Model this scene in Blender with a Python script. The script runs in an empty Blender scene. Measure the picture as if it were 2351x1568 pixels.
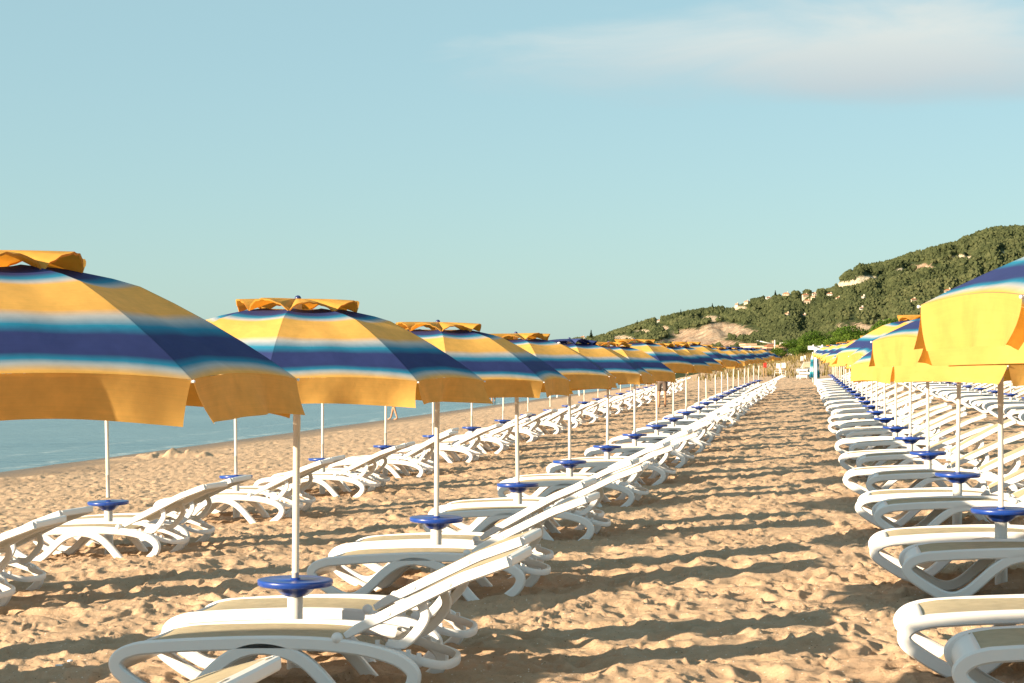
import bpy, math, random
import numpy as np
from mathutils import Vector, Matrix, Quaternion

R = math.radians
C = bpy.context.scene.collection
scn = bpy.context.scene

# ------------------------------------------------------------------ camera
CAM_Z, FPX = 1.53, 4300.0            # eye height; focal length for a picture 2351 wide
KY = FPX / 3600.0
cd = bpy.data.cameras.new('camera')
cd.sensor_width = 36.0
cd.lens = 36.0 * FPX / 2351.0
cd.clip_start, cd.clip_end = 0.1, 60000.0
cam = bpy.data.objects.new('camera', cd)
C.objects.link(cam)
cam.location = (0, 0, CAM_Z)
cam.rotation_euler = (R(90) + math.atan(51 / FPX), 0, 0)
scn.camera = cam

# ------------------------------------------------------------------ light
SUN_EL, SUN_BACK = 16.0, 29.5        # the sun stands left of the camera and behind it
s = Vector((-math.cos(R(SUN_EL)) * math.cos(R(SUN_BACK)), -math.cos(R(SUN_EL)) * math.sin(R(SUN_BACK)), math.sin(R(SUN_EL))))
ld = bpy.data.lights.new('sun', 'SUN')
ld.energy = 4.5
ld.angle = R(0.55)
ld.color = (1.0, 0.80, 0.555)
sun = bpy.data.objects.new('sun', ld)
C.objects.link(sun)
sun.rotation_euler = s.to_track_quat('Z', 'Y').to_euler()

world = bpy.data.worlds.new('World')
scn.world = world
world.use_nodes = True
wt = world.node_tree
for n in list(wt.nodes):
    wt.nodes.remove(n)


class NT:
    """small helper to write node trees"""
    def __init__(self, tree):
        self.t = tree

    def n(self, typ, ins=None, **props):
        nd = self.t.nodes.new(typ)
        for k, v in props.items():
            setattr(nd, k, v)
        for k, v in (ins or {}).items():
            if isinstance(v, bpy.types.NodeSocket):
                self.t.links.new(v, nd.inputs[k])
            else:
                nd.inputs[k].default_value = v
        return nd

    def math(self, op, a, b=0.0, c=None, clamp=False):
        ins = {0: a, 1: b}
        if c is not None:
            ins[2] = c
        return self.n('ShaderNodeMath', ins, operation=op, use_clamp=clamp).outputs[0]

    def mix(self, fac, a, b, blend='MIX'):
        nd = self.n('ShaderNodeMix', data_type='RGBA', blend_type=blend)
        for i, v in ((0, fac), (6, a), (7, b)):
            if isinstance(v, bpy.types.NodeSocket):
                self.t.links.new(v, nd.inputs[i])
            else:
                nd.inputs[i].default_value = v
        return nd.outputs[2]

    def ramp(self, fac, stops, interp='LINEAR'):
        nd = self.n('ShaderNodeValToRGB', {0: fac})
        cr = nd.color_ramp
        cr.interpolation = interp
        while len(cr.elements) < len(stops):
            cr.elements.new(0.5)
        for e, (p, c) in zip(cr.elements, stops):
            e.position = p
            e.color = tuple(c) + (1,) if len(c) == 3 else c
        return nd.outputs[0]

    def noise(self, scale, detail=4.0, rough=0.55, vec=None, dist=0.0):
        ins = {'Scale': scale, 'Detail': detail, 'Roughness': rough, 'Distortion': dist}
        if vec is not None:
            ins['Vector'] = vec
        return self.n('ShaderNodeTexNoise', ins).outputs['Fac']


w = NT(wt)
sky = w.n('ShaderNodeTexSky', sky_type='NISHITA', sun_disc=False, sun_elevation=R(SUN_EL),
          sun_rotation=R(-90 - SUN_BACK), altitude=0.0, air_density=1.0, dust_density=0.6, ozone_density=2.0)
skyc = w.mix(1.0, sky.outputs[0], (0.27, 0.29, 0.31, 1), 'MULTIPLY')
skyc = w.mix(1.0, skyc, (1.36, 2.10, 2.10, 1), 'ADD')     # the pale film of high haze
gd = w.n('ShaderNodeTexCoord').outputs['Generated']
sp = w.n('ShaderNodeSeparateXYZ', {0: gd})
az = w.math('DIVIDE', sp.outputs[0], w.math('MAXIMUM', sp.outputs[1], 0.05))
el = w.math('DIVIDE', sp.outputs[2], w.math('MAXIMUM', sp.outputs[1], 0.05))
cv = w.n('ShaderNodeCombineXYZ', {0: w.math('MULTIPLY', az, 5.0), 1: w.math('MULTIPLY', w.math('ADD', el, w.math('MULTIPLY', az, -0.05)), 17.0), 2: 0.0}).outputs[0]
nz = w.noise(1.3, 6.0, 0.55, cv, 0.6)
# a long soft bank of high cloud
ex = w.math('DIVIDE', w.math('SUBTRACT', az, 0.185), 0.20)
ey = w.math('DIVIDE', w.math('SUBTRACT', el, w.math('ADD', 0.163, w.math('MULTIPLY', az, 0.03))), 0.030)
d2 = w.math('ADD', w.math('MULTIPLY', ex, ex), w.math('MULTIPLY', ey, ey))
body = w.math('SUBTRACT', 1.35, d2)
cl = w.math('ADD', w.math('MULTIPLY', body, 0.55), w.math('MULTIPLY', w.math('SUBTRACT', nz, 0.5), 1.5))
clm = w.n('ShaderNodeMapRange', {0: cl, 1: 0.0, 2: 0.9, 3: 0.0, 4: 1.0}, interpolation_type='SMOOTHSTEP').outputs[0]
front = w.math('GREATER_THAN', sp.outputs[1], 0.06)
clm = w.math('MULTIPLY', clm, front)
shade = w.n('ShaderNodeMapRange', {0: ey, 1: -0.9, 2: 0.3, 3: 0.0, 4: 1.0}).outputs[0]
ccol = w.mix(shade, (2.55, 3.0, 3.2, 1), (3.55, 3.85, 3.75, 1))
skyc = w.mix(clm, skyc, ccol)
bg = w.n('ShaderNodeBackground', {0: skyc, 1: 0.0685})
wo = w.n('ShaderNodeOutputWorld', {0: bg.outputs[0]})

scn.view_settings.view_transform = 'Standard'
scn.view_settings.look = 'None'
scn.view_settings.exposure = 1.6
scn.view_settings.gamma = 1.0
scn.cycles.max_bounces = 8
scn.cycles.transmission_bounces = 4
scn.cycles.caustics_reflective = False
scn.cycles.caustics_refractive = False

# ------------------------------------------------------------------ helpers: objects
def obj(name, me, mat=None, parent=None, loc=None):
    o = bpy.data.objects.new(name, me)
    C.objects.link(o)
    if mat is not None:
        for m in (mat if isinstance(mat, (list, tuple)) else [mat]):
            me.materials.append(m)
    if parent is not None:
        o.parent = parent
    if loc is not None:
        o.location = loc
    return o


def tag(o, label=None, cat=None, group=None, kind=None):
    if label: o['label'] = label
    if cat: o['category'] = cat
    if group: o['group'] = group
    if kind: o['kind'] = kind
    return o


def empty(name, loc=(0, 0, 0), rz=0.0):
    o = bpy.data.objects.new(name, None)
    C.objects.link(o)
    o.location = loc
    o.rotation_euler = (0, 0, rz)
    o.empty_display_size = 0.1
    return o


def copy_tree(o, parent=None):
    c = o.copy()
    C.objects.link(c)
    if parent is not None:
        c.parent = parent
    for ch in list(o.children):
        copy_tree(ch, c)
    return c


class MB:
    """collects shapes into one mesh"""
    def __init__(self):
        self.v, self.f, self.mi, self.sm, self.sharp = [], [], [], [], None

    def add(self, verts, faces, mi=0, smooth=True):
        b = len(self.v)
        self.v += [tuple(p) for p in verts]
        for f in faces:
            self.f.append(tuple(i + b for i in f))
            self.mi.append(mi)
            self.sm.append(smooth)

    def box(self, c, size, rz=0.0, mi=0):
        cx, cy, cz = c
        hx, hy, hz = size[0] / 2, size[1] / 2, size[2] / 2
        ca, sa = math.cos(rz), math.sin(rz)
        vs = []
        for x, y, z in ((-1, -1, -1), (1, -1, -1), (1, 1, -1), (-1, 1, -1), (-1, -1, 1), (1, -1, 1), (1, 1, 1), (-1, 1, 1)):
            vs.append((cx + x * hx * ca - y * hy * sa, cy + x * hx * sa + y * hy * ca, cz + z * hz))
        self.add(vs, [(0, 3, 2, 1), (4, 5, 6, 7), (0, 1, 5, 4), (1, 2, 6, 5), (2, 3, 7, 6), (3, 0, 4, 7)], mi, False)

    def lathe(self, prof, n=24, c=(0, 0, 0), mi=0, smooth=True):
        vs, fs = [], []
        m = len(prof)
        for i in range(n):
            a = 2 * math.pi * i / n
            for r, z in prof:
                vs.append((c[0] + r * math.cos(a), c[1] + r * math.sin(a), c[2] + z))
        for i in range(n):
            k = (i + 1) % n
            for j in range(m - 1):
                fs.append((i * m + j, k * m + j, k * m + j + 1, i * m + j + 1))
        self.add(vs, fs, mi, smooth)

    def sweep(self, pts, rx, ry, n=8, up=(0, 0, 1), closed=False, power=2.0, caps=True, mi=0, smooth=True, taper=None):
        """sweep a (super)ellipse along pts; ry is along 'up' side, rx across"""
        pts = [Vector(p) for p in pts]
        up = Vector(up)
        N = len(pts)
        if power >= 4:
            n = 8
            self.sharp = 28
        vs, fs = [], []
        for i, p in enumerate(pts):
            if closed:
                t = pts[(i + 1) % N] - pts[i - 1]
            else:
                t = pts[min(i + 1, N - 1)] - pts[max(i - 1, 0)]
            t.normalize()
            b = t.cross(up)
            if b.length < 1e-4:
                b = t.cross(Vector((1, 0, 0)))
            b.normalize()
            q = b.cross(t)
            k = taper[i] if taper else 1.0
            for j in range(n):
                a = 2 * math.pi * (j + 0.5) / n
                ca, sa = math.cos(a), math.sin(a)
                if power >= 4:      # flat band with bevelled edges (8 corners)
                    ca, sa = ((1, .6), (.72, 1), (-.72, 1), (-1, .6), (-1, -.6), (-.72, -1), (.72, -1), (1, -.6))[j]
                else:
                    ca = math.copysign(abs(ca) ** (2 / power), ca)
                    sa = math.copysign(abs(sa) ** (2 / power), sa)
                vs.append(p + b * (rx * k * ca) + q * (ry * k * sa))
        M = N if closed else N - 1
        for i in range(M):
            k = (i + 1) % N
            for j in range(n):
                l = (j + 1) % n
                fs.append((i * n + j, i * n + l, k * n + l, k * n + j))
        if caps and not closed:
            fs.append(tuple(range(n))[::-1])
            fs.append(tuple((N - 1) * n + j for j in range(n)))
        self.add(vs, fs, mi, smooth)

    def ball(self, c, r, n=10, sq=(1, 1, 1), mi=0):
        prof = [(max(1e-4, r * math.sin(math.pi * j / n)), -r * math.cos(math.pi * j / n)) for j in range(n + 1)]
        b = len(self.v)
        self.lathe(prof, 2 * n, (0, 0, 0), mi)
        for i in range(b, len(self.v)):
            p = self.v[i]
            self.v[i] = (c[0] + p[0] * sq[0], c[1] + p[1] * sq[1], c[2] + p[2] * sq[2])

    def mesh(self, name):
        me = bpy.data.meshes.new(name)
        me.from_pydata(self.v, [], self.f)
        me.polygons.foreach_set('material_index', self.mi)
        me.polygons.foreach_set('use_smooth', self.sm)
        me.update()
        if self.sharp:
            me.set_sharp_from_angle(angle=R(self.sharp))
        return me

    def build(self, name, mat, parent=None, loc=None):
        return obj(name, self.mesh(name), mat, parent, loc)


def np_mesh(name, verts, faces, smooth=True):
    """faces: (n,k) int array, all with the same number of corners"""
    me = bpy.data.meshes.new(name)
    verts = np.asarray(verts, dtype=np.float32)
    faces = np.asarray(faces, dtype=np.int32)
    nf, k = faces.shape
    me.vertices.add(len(verts))
    me.vertices.foreach_set('co', verts.ravel())
    me.loops.add(nf * k)
    me.loops.foreach_set('vertex_index', faces.ravel())
    me.polygons.add(nf)
    me.polygons.foreach_set('loop_start', np.arange(0, nf * k, k, dtype=np.int32))
    me.polygons.foreach_set('loop_total', np.full(nf, k, dtype=np.int32))
    me.polygons.foreach_set('use_smooth', np.full(nf, smooth, dtype=bool))
    me.update()
    me.validate()
    return me


def catmull(pts, n=6, closed=False):
    P = [Vector(p) for p in pts]
    N = len(P)
    out = []
    for i in range(N if closed else N - 1):
        p0 = P[(i - 1) % N] if closed else P[max(i - 1, 0)]
        p1 = P[i % N]
        p2 = P[(i + 1) % N]
        p3 = P[(i + 2) % N] if closed else P[min(i + 2, N - 1)]
        for k in range(n):
            t = k / n
            out.append(0.5 * ((2 * p1) + (p2 - p0) * t + (2 * p0 - 5 * p1 + 4 * p2 - p3) * t * t + (3 * p1 - p0 - 3 * p2 + p3) * t ** 3))
    if not closed:
        out.append(P[-1])
    return out


# ------------------------------------------------------------------ helpers: numpy noise
def hash2(ix, iy, seed):
    h = (ix.astype(np.int64) * 374761393 + iy.astype(np.int64) * 668265263 + seed * 1442695041) & 0xFFFFFFFF
    h = ((h ^ (h >> 13)) * 1274126177) & 0xFFFFFFFF
    h = h ^ (h >> 16)
    return (h & 0xFFFFFF) / float(0xFFFFFF)


def vnoise(x, y, seed=0):
    ix, iy = np.floor(x), np.floor(y)
    fx, fy = x - ix, y - iy
    fx, fy = fx * fx * fx * (fx * (fx * 6 - 15) + 10), fy * fy * fy * (fy * (fy * 6 - 15) + 10)
    a, b = hash2(ix, iy, seed), hash2(ix + 1, iy, seed)
    c, d = hash2(ix, iy + 1, seed), hash2(ix + 1, iy + 1, seed)
    return (a * (1 - fx) + b * fx) * (1 - fy) + (c * (1 - fx) + d * fx) * fy - 0.5


def fbm(x, y, oct=4, seed=0, gain=0.5):
    r, amp = 0, 1.0
    for o in range(oct):
        r = r + amp * vnoise(x * 2 ** o + 17.3 * o, y * 2 ** o - 9.1 * o, seed + o)
        amp *= gain
    return r


def sstep(x, a, b):
    t = np.clip((x - a) / (b - a), 0, 1)
    return t * t * (3 - 2 * t)


# ------------------------------------------------------------------ the lie of the beach
U0 = 2.46                            # the rows run towards a point right of the picture's middle; loungers lie along X
SEA_Z = -0.70


def U(x, y):
    return 0.9884 * x - 0.1516 * y + U0


def ground(x, y):
    x, y = np.asarray(x, float), np.asarray(y, float)
    u = U(x, y)
    z = np.where(u < 0, 0.050 * u, 0.042 * np.minimum(u, 4.5) + 0.022 * np.maximum(u - 4.5, 0))
    z = np.where(u < -13.5, -0.675 + 0.09 * (u + 13.5), z)
    y = y / KY
    yy = np.maximum(y - 22, 0)
    rise = 0.0045 * np.minimum(yy, 110) + 0.00006 * np.minimum(yy, 110) ** 2
    z = z + rise * sstep(u, -13, -3)
    dune = sstep(y + 0.25 * np.sin(x * 0.35) * 6, 97, 128) * sstep(u, -4.0, 4.0)
    z = z + 0.75 * dune
    return np.maximum(z, -4.0)


def gz(x, y):
    return float(ground(x, y))


def at(px, py):
    """the point of the beach seen at a spot of the 2351 x 1568 picture"""
    dx, dz = (px - 1175.5) / FPX, -(py - 835.0) / FPX
    Y = 4.0
    while Y < 200:
        if CAM_Z + dz * Y <= gz(dx * Y, Y):
            break
        Y += 0.05
    return Vector((dx * Y, Y, gz(dx * Y, Y)))


# ------------------------------------------------------------------ materials
def new_mat(name):
    m = bpy.data.materials.new(name)
    m.use_nodes = True
    t = m.node_tree
    for n in list(t.nodes):
        t.nodes.remove(n)
    return m, NT(t)


def principled(name, col, rough=0.5, spec=0.5, vary=0.0, vscale=8.0, bump=0.0, bscale=60.0, metal=0.0, sss=0.0):
    m, k = new_mat(name)
    p = k.n('ShaderNodeBsdfPrincipled', {'Roughness': rough, 'Metallic': metal, 'Specular IOR Level': spec})
    tc = k.n('ShaderNodeTexCoord').outputs['Object']
    if vary > 0:
        oi = k.n('ShaderNodeObjectInfo').outputs['Random']
        nf = k.noise(vscale, 5.0, 0.6, tc)
        f = k.math('ADD', k.math('MULTIPLY', k.math('SUBTRACT', nf, 0.5), vary * 2), k.math('ADD', 1.0, k.math('MULTIPLY', k.math('SUBTRACT', oi, 0.5), vary)))
        c = k.n('ShaderNodeVectorMath', {0: col[:3], 1: (1, 1, 1)}, operation='MULTIPLY')
        cc = k.n('ShaderNodeVectorMath', {0: c.outputs[0], 'Scale': f}, operation='SCALE').outputs[0]
        k.t.links.new(cc, p.inputs['Base Color'])
    else:
        p.inputs['Base Color'].default_value = tuple(col[:3]) + (1,)
    if bump > 0:
        b = k.n('ShaderNodeBump', {'Strength': bump, 'Distance': 0.01, 'Height': k.noise(bscale, 4.0, 0.6, tc)})
        k.t.links.new(b.outputs[0], p.inputs['Normal'])
    k.n('ShaderNodeOutputMaterial', {0: p.outputs[0]})
    return m


def cloth(name, colour, trans=0.3, weave=900.0, fade=1.0, dye=1.55):
    """thin fabric: diffuse with light coming through. colour: rgb or a function(NT) -> socket"""
    m, k = new_mat(name)
    c = colour(k) if callable(colour) else None
    tc = k.n('ShaderNodeTexCoord')
    nf = k.noise(14.0, 5.0, 0.6, tc.outputs['Object'])
    fac = k.n('ShaderNodeMapRange', {0: nf, 1: 0.3, 2: 0.7, 3: 0.88, 4: 1.06}).outputs[0]
    if c is None:
        c = k.n('ShaderNodeRGB').outputs[0]
        c.default_value = tuple(colour) + (1,)
    c = k.n('ShaderNodeVectorMath', {0: c, 'Scale': fac}, operation='SCALE').outputs[0]
    wv = k.noise(weave, 2.0, 0.7, tc.outputs['Object'])
    wr = k.noise(5.0, 3.0, 0.5, tc.outputs['Object'])
    hb = k.math('ADD', k.math('MULTIPLY', wv, 0.08), wr)
    b = k.n('ShaderNodeBump', {'Strength': 0.35, 'Distance': 0.03, 'Height': hb}).outputs[0]
    cd_ = k.n('ShaderNodeGamma', {0: c, 1: fade}).outputs[0]
    d = k.n('ShaderNodeBsdfPrincipled', {'Base Color': cd_, 'Roughness': 0.75, 'Specular IOR Level': 0.25, 'Normal': b})
    ct = k.n('ShaderNodeGamma', {0: c, 1: dye}).outputs[0]      # light that has passed through the dye is deeper in colour
    t = k.n('ShaderNodeBsdfTranslucent', {'Color': ct, 'Normal': b})
    mx = k.n('ShaderNodeMixShader', {0: trans, 1: d.outputs[0], 2: t.outputs[0]})
    k.n('ShaderNodeOutputMaterial', {0: mx.outputs[0]})
    return m


YEL = (0.84, 0.44, 0.085)
NAVY = (0.019, 0.031, 0.140)
TEAL = (0.010, 0.200, 0.370)
PALE = (0.44, 0.46, 0.48)


def stripes(k):
    uv = k.n('ShaderNodeUVMap').outputs[0]
    v = k.n('ShaderNodeSeparateXYZ', {0: uv}).outputs[1]
    f = k.math('MULTIPLY', v, 0.8)
    q = 0.8
    st = [(0.0, NAVY), (0.372 * q, NAVY), (0.428 * q, TEAL), (0.468 * q, PALE), (0.500 * q, YEL), (0.668 * q, YEL), (0.708 * q, PALE),
          (0.762 * q, TEAL), (0.812 * q, NAVY), (0.918 * q, NAVY), (0.948 * q, TEAL), (0.970 * q, (0.38, 0.44, 0.48)), (0.986 * q, (0.56, 0.44, 0.28)), (1.006 * q, YEL), (1.2 * q, YEL)]
    base = k.ramp(f, st, 'LINEAR')
    mp = k.n('ShaderNodeMapping', {0: uv, 3: (2.2, 150.0, 1.0)}).outputs[0]
    sf = k.n('ShaderNodeMapRange', {0: k.noise(1.0, 3.0, 0.6, mp), 1: 0.3, 2: 0.7, 3: 0.95, 4: 1.04}).outputs[0]
    u = k.n('ShaderNodeSeparateXYZ', {0: uv}).outputs[0]
    seam = k.math('ABSOLUTE', k.math('SUBTRACT', u, 0.5))
    sf = k.math('MULTIPLY', sf, k.n('ShaderNodeMapRange', {0: seam, 1: 0.492, 2: 0.497, 3: 1.0, 4: 0.80}).outputs[0])
    return k.n('ShaderNodeVectorMath', {0: base, 'Scale': sf}, operation='SCALE').outputs[0]


M = {}
M['canopy'] = cloth('striped_canopy_cloth', stripes, 0.34, 900.0, 0.84, 1.25)
M['valance'] = cloth('valance_cloth', stripes, 0.46, 900.0, 0.80, 1.6)
M['yellow'] = cloth('yellow_cloth', YEL, 0.42)
M['navyvent'] = cloth('navy_cloth', (0.04, 0.06, 0.20), 0.2)
M['tealfold'] = cloth('teal_cloth', (0.02, 0.24, 0.32), 0.15)
M['white'] = principled('white_plastic', (0.74, 0.745, 0.755), 0.42, 0.5, vary=0.05, vscale=6.0, bump=0.05, bscale=30)
M['post'] = principled('white_post_plastic', (0.70, 0.69, 0.66), 0.45, 0.4, vary=0.08, vscale=5.0, bump=0.05)
M['pole'] = principled('painted_pole_metal', (0.64, 0.60, 0.53), 0.35, 0.6, vary=0.05, vscale=6.0)
M['tray'] = principled('blue_plastic', (0.010, 0.050, 0.290), 0.30, 0.6, vary=0.10, vscale=9.0)
M['finial'] = principled('dark_blue_knob', (0.02, 0.03, 0.12), 0.3, 0.6)
M['metal'] = principled('grey_metal', (0.45, 0.44, 0.42), 0.4, 0.5, metal=0.6)
M['skin'] = principled('skin', (0.42, 0.22, 0.13), 0.55, 0.4, vary=0.05)
M['hair'] = principled('dark_hair', (0.03, 0.02, 0.015), 0.6, 0.3)
M['shorts'] = principled('grey_brown_cotton', (0.13, 0.10, 0.085), 0.9, 0.1, vary=0.1, vscale=20)
M['shirt'] = principled('white_cotton', (0.70, 0.72, 0.74), 0.9, 0.1, vary=0.05)
M['lime'] = principled('lime_cotton', (0.55, 0.65, 0.04), 0.9, 0.1)
M['green'] = principled('green_cotton', (0.02, 0.35, 0.10), 0.9, 0.1)
M['dark'] = principled('dark_cotton', (0.025, 0.02, 0.02), 0.9, 0.1)
M['maroon'] = principled('maroon_cotton', (0.12, 0.015, 0.02), 0.9, 0.1)
M['wood'] = principled('weathered_wood', (0.33, 0.22, 0.12), 0.8, 0.2, vary=0.2, vscale=12)
M['yelpaint'] = principled('yellow_paint', (0.75, 0.50, 0.05), 0.5, 0.4, vary=0.05)
M['red'] = principled('red_cloth', (0.55, 0.04, 0.03), 0.8, 0.2)
M['darkwood'] = principled('dark_wood', (0.05, 0.04, 0.03), 0.8, 0.2)


def sling_colour(k):
    tc = k.n('ShaderNodeTexCoord').outputs['Object']
    mp = k.n('ShaderNodeMapping', {0: tc, 3: (3.0, 60.0, 3.0)}).outputs[0]
    nf = k.noise(6.0, 4.0, 0.6, mp)
    return k.ramp(nf, [(0.3, (0.44, 0.375, 0.25)), (0.7, (0.55, 0.475, 0.33))])


M['sling'] = cloth('beige_mesh_sling', sling_colour, 0.12, 1400.0)


def sand_mat():
    m, k = new_mat('beach_sand')
    geo = k.n('ShaderNodeNewGeometry')
    pos = geo.outputs['Position']
    z = k.n('ShaderNodeSeparateXYZ', {0: pos}).outputs[2]
    n1 = k.noise(0.9, 6.0, 0.6, pos)
    n2 = k.noise(18.0, 5.0, 0.65, pos)
    n3 = k.noise(260.0, 3.0, 0.7, pos)
    base = k.ramp(n1, [(0.25, (0.470, 0.326, 0.218)), (0.75, (0.540, 0.386, 0.262))])
    base = k.mix(k.n('ShaderNodeMapRange', {0: n2, 1: 0.35, 2: 0.75, 3: 0.0, 4: 0.30}).outputs[0], base, (0.35, 0.215, 0.112, 1))
    # grains: dark grit and pale shell fragments
    gr = k.n('ShaderNodeTexVoronoi', {'Vector': pos, 'Scale': 75.0}, feature='F1')
    grc = k.n('ShaderNodeSeparateXYZ', {0: gr.outputs['Color']}).outputs[0]
    isl = k.math('MULTIPLY', k.math('GREATER_THAN', grc, 0.965), k.math('LESS_THAN', gr.outputs['Distance'], 0.33))
    base = k.mix(isl, base, (0.72, 0.66, 0.56, 1))
    isd = k.math('MULTIPLY', k.math('LESS_THAN', grc, 0.03), k.math('LESS_THAN', gr.outputs['Distance'], 0.30))
    base = k.mix(isd, base, (0.16, 0.10, 0.06, 1))
    spk = k.n('ShaderNodeMapRange', {0: n3, 1: 0.3, 2: 0.7, 3: 0.84, 4: 1.14}).outputs[0]
    base = k.n('ShaderNodeVectorMath', {0: base, 'Scale': spk}, operation='SCALE').outputs[0]
    # sand wetted by the sea
    wob = k.math('MULTIPLY', k.math('SUBTRACT', k.noise(0.5, 4.0, 0.6, pos), 0.5), 0.10)
    wet = k.n('ShaderNodeMapRange', {0: k.math('ADD', z, wob), 1: SEA_Z + 0.03, 2: SEA_Z + 0.17, 3: 1.0, 4: 0.0}).outputs[0]
    base = k.mix(wet, base, (0.20, 0.135, 0.085, 1))
    rough = k.math('SUBTRACT', 0.92, k.math('MULTIPLY', wet, 0.5))
    hb = k.math('ADD', k.math('MULTIPLY', k.noise(45.0, 7.0, 0.75, pos), 0.020), k.math('MULTIPLY', k.noise(420.0, 3.0, 0.7, pos), 0.0016))
    b = k.n('ShaderNodeBump', {'Strength': 0.8, 'Distance': 1.0, 'Height': hb}).outputs[0]
    p = k.n('ShaderNodeBsdfPrincipled', {'Base Color': base, 'Roughness': rough, 'Specular IOR Level': 0.2, 'Normal': b})
    k.n('ShaderNodeOutputMaterial', {0: p.outputs[0]})
    return m


def sea_mat():
    m, k = new_mat('sea_water')
    pos = k.n('ShaderNodeNewGeometry').outputs['Position']
    mp = k.n('ShaderNodeMapping', {0: pos, 2: (0, 0, R(-75)), 3: (1.0, 3.2, 1.0)}).outputs[0]
    w1 = k.noise(0.35, 5.0, 0.62, mp, 0.4)
    w2 = k.noise(2.6, 4.0, 0.6, mp, 0.3)
    h = k.math('ADD', k.math('MULTIPLY', w1, 0.30), k.math('MULTIPLY', w2, 0.07))
    b = k.n('ShaderNodeBump', {'Strength': 1.0, 'Distance': 1.0, 'Height': h}).outputs[0]
    big = k.noise(0.03, 4.0, 0.6, mp)
    col = k.ramp(big, [(0.35, (0.080, 0.155, 0.205)), (0.65, (0.115, 0.195, 0.240))])
    # broken foam where the ripples run out on the sand
    sx = k.n('ShaderNodeSeparateXYZ', {0: pos})
    u = k.math('ADD', k.math('ADD', k.math('MULTIPLY', sx.outputs[0], 0.9884), k.math('MULTIPLY', sx.outputs[1], -0.1516)), U0)
    u = k.math('ADD', u, k.math('MULTIPLY', k.math('SUBTRACT', k.noise(0.35, 4.0, 0.6, pos), 0.5), 1.6))
    near = k.math('SUBTRACT', 1.0, k.math('MULTIPLY', k.math('ABSOLUTE', k.math('ADD', u, 14.15)), 3.2), None, True)
    near2 = k.math('MULTIPLY', k.math('SUBTRACT', 1.0, k.math('MULTIPLY', k.math('ABSOLUTE', k.math('ADD', u, 16.4)), 3.5), None, True), 0.5)
    brk = k.n('ShaderNodeMapRange', {0: k.noise(1.6, 5.0, 0.7, pos), 1: 0.45, 2: 0.65, 3: 0.0, 4: 0.75}).outputs[0]
    fo = k.math('MULTIPLY', k.math('ADD', near, near2), brk)
    col = k.mix(fo, col, (0.62, 0.64, 0.62, 1))
    p = k.n('ShaderNodeBsdfPrincipled', {'Base Color': col, 'Roughness': 0.16, 'IOR': 1.33, 'Specular IOR Level': 0.5, 'Normal': b})
    k.n('ShaderNodeOutputMaterial', {0: p.outputs[0]})
    return m


def foliage_mat(name, a, b, c, trans=0.25):
    m, k = new_mat(name)
    at_ = k.n('ShaderNodeAttribute', attribute_name='tint').outputs['Fac']
    oi = k.n('ShaderNodeObjectInfo').outputs['Random']
    f = k.math('ADD', k.math('MULTIPLY', at_, 0.85), k.math('MULTIPLY', oi, 0.15))
    col = k.ramp(f, [(0.0, a), (0.5, b), (1.0, c)])
    d = k.n('ShaderNodeBsdfDiffuse', {'Color': col})
    t = k.n('ShaderNodeBsdfTranslucent', {'Color': col})
    mx = k.n('ShaderNodeMixShader', {0: trans, 1: d.outputs[0], 2: t.outputs[0]})
    k.n('ShaderNodeOutputMaterial', {0: mx.outputs[0]})
    return m


def hill_mat():
    m, k = new_mat('hill_earth')
    pos = k.n('ShaderNodeNewGeometry').outputs['Position']
    bare = k.n('ShaderNodeAttribute', attribute_name='bare').outputs['Fac']
    pale = k.n('ShaderNodeAttribute', attribute_name='pale').outputs['Fac']
    n1 = k.noise(0.03, 6.0, 0.65, pos)
    veg = k.ramp(n1, [(0.3, (0.035, 0.050, 0.018)), (0.7, (0.075, 0.085, 0.032))])
    st = k.n('ShaderNodeMapping', {0: pos, 3: (0.05, 0.05, 0.012)}).outputs[0]
    n2 = k.noise(1.6, 7.0, 0.7, st)
    rock = k.ramp(n2, [(0.34, (0.22, 0.120, 0.080)), (0.52, (0.34, 0.215, 0.145)), (0.66, (0.52, 0.39, 0.27))])
    chalk = k.ramp(n2, [(0.34, (0.34, 0.25, 0.16)), (0.5, (0.62, 0.53, 0.38)), (0.7, (0.76, 0.68, 0.52))])
    rc = k.mix(pale, rock, chalk)
    edge = k.math('ADD', bare, k.math('MULTIPLY', k.math('SUBTRACT', k.noise(0.06, 6.0, 0.7, pos), 0.5), 1.1))
    fac = k.n('ShaderNodeMapRange', {0: edge, 1: 0.38, 2: 0.58, 3: 0.0, 4: 1.0}).outputs[0]
    col = k.mix(fac, veg, rc)
    hb = k.math('MULTIPLY', n2, 9.0)
    b = k.n('ShaderNodeBump', {'Strength': 0.8, 'Distance': 1.0, 'Height': hb}).outputs[0]
    p = k.n('ShaderNodeBsdfPrincipled', {'Base Color': col, 'Roughness': 0.95, 'Specular IOR Level': 0.1, 'Normal': b})
    k.n('ShaderNodeOutputMaterial', {0: p.outputs[0]})
    return m


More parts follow.
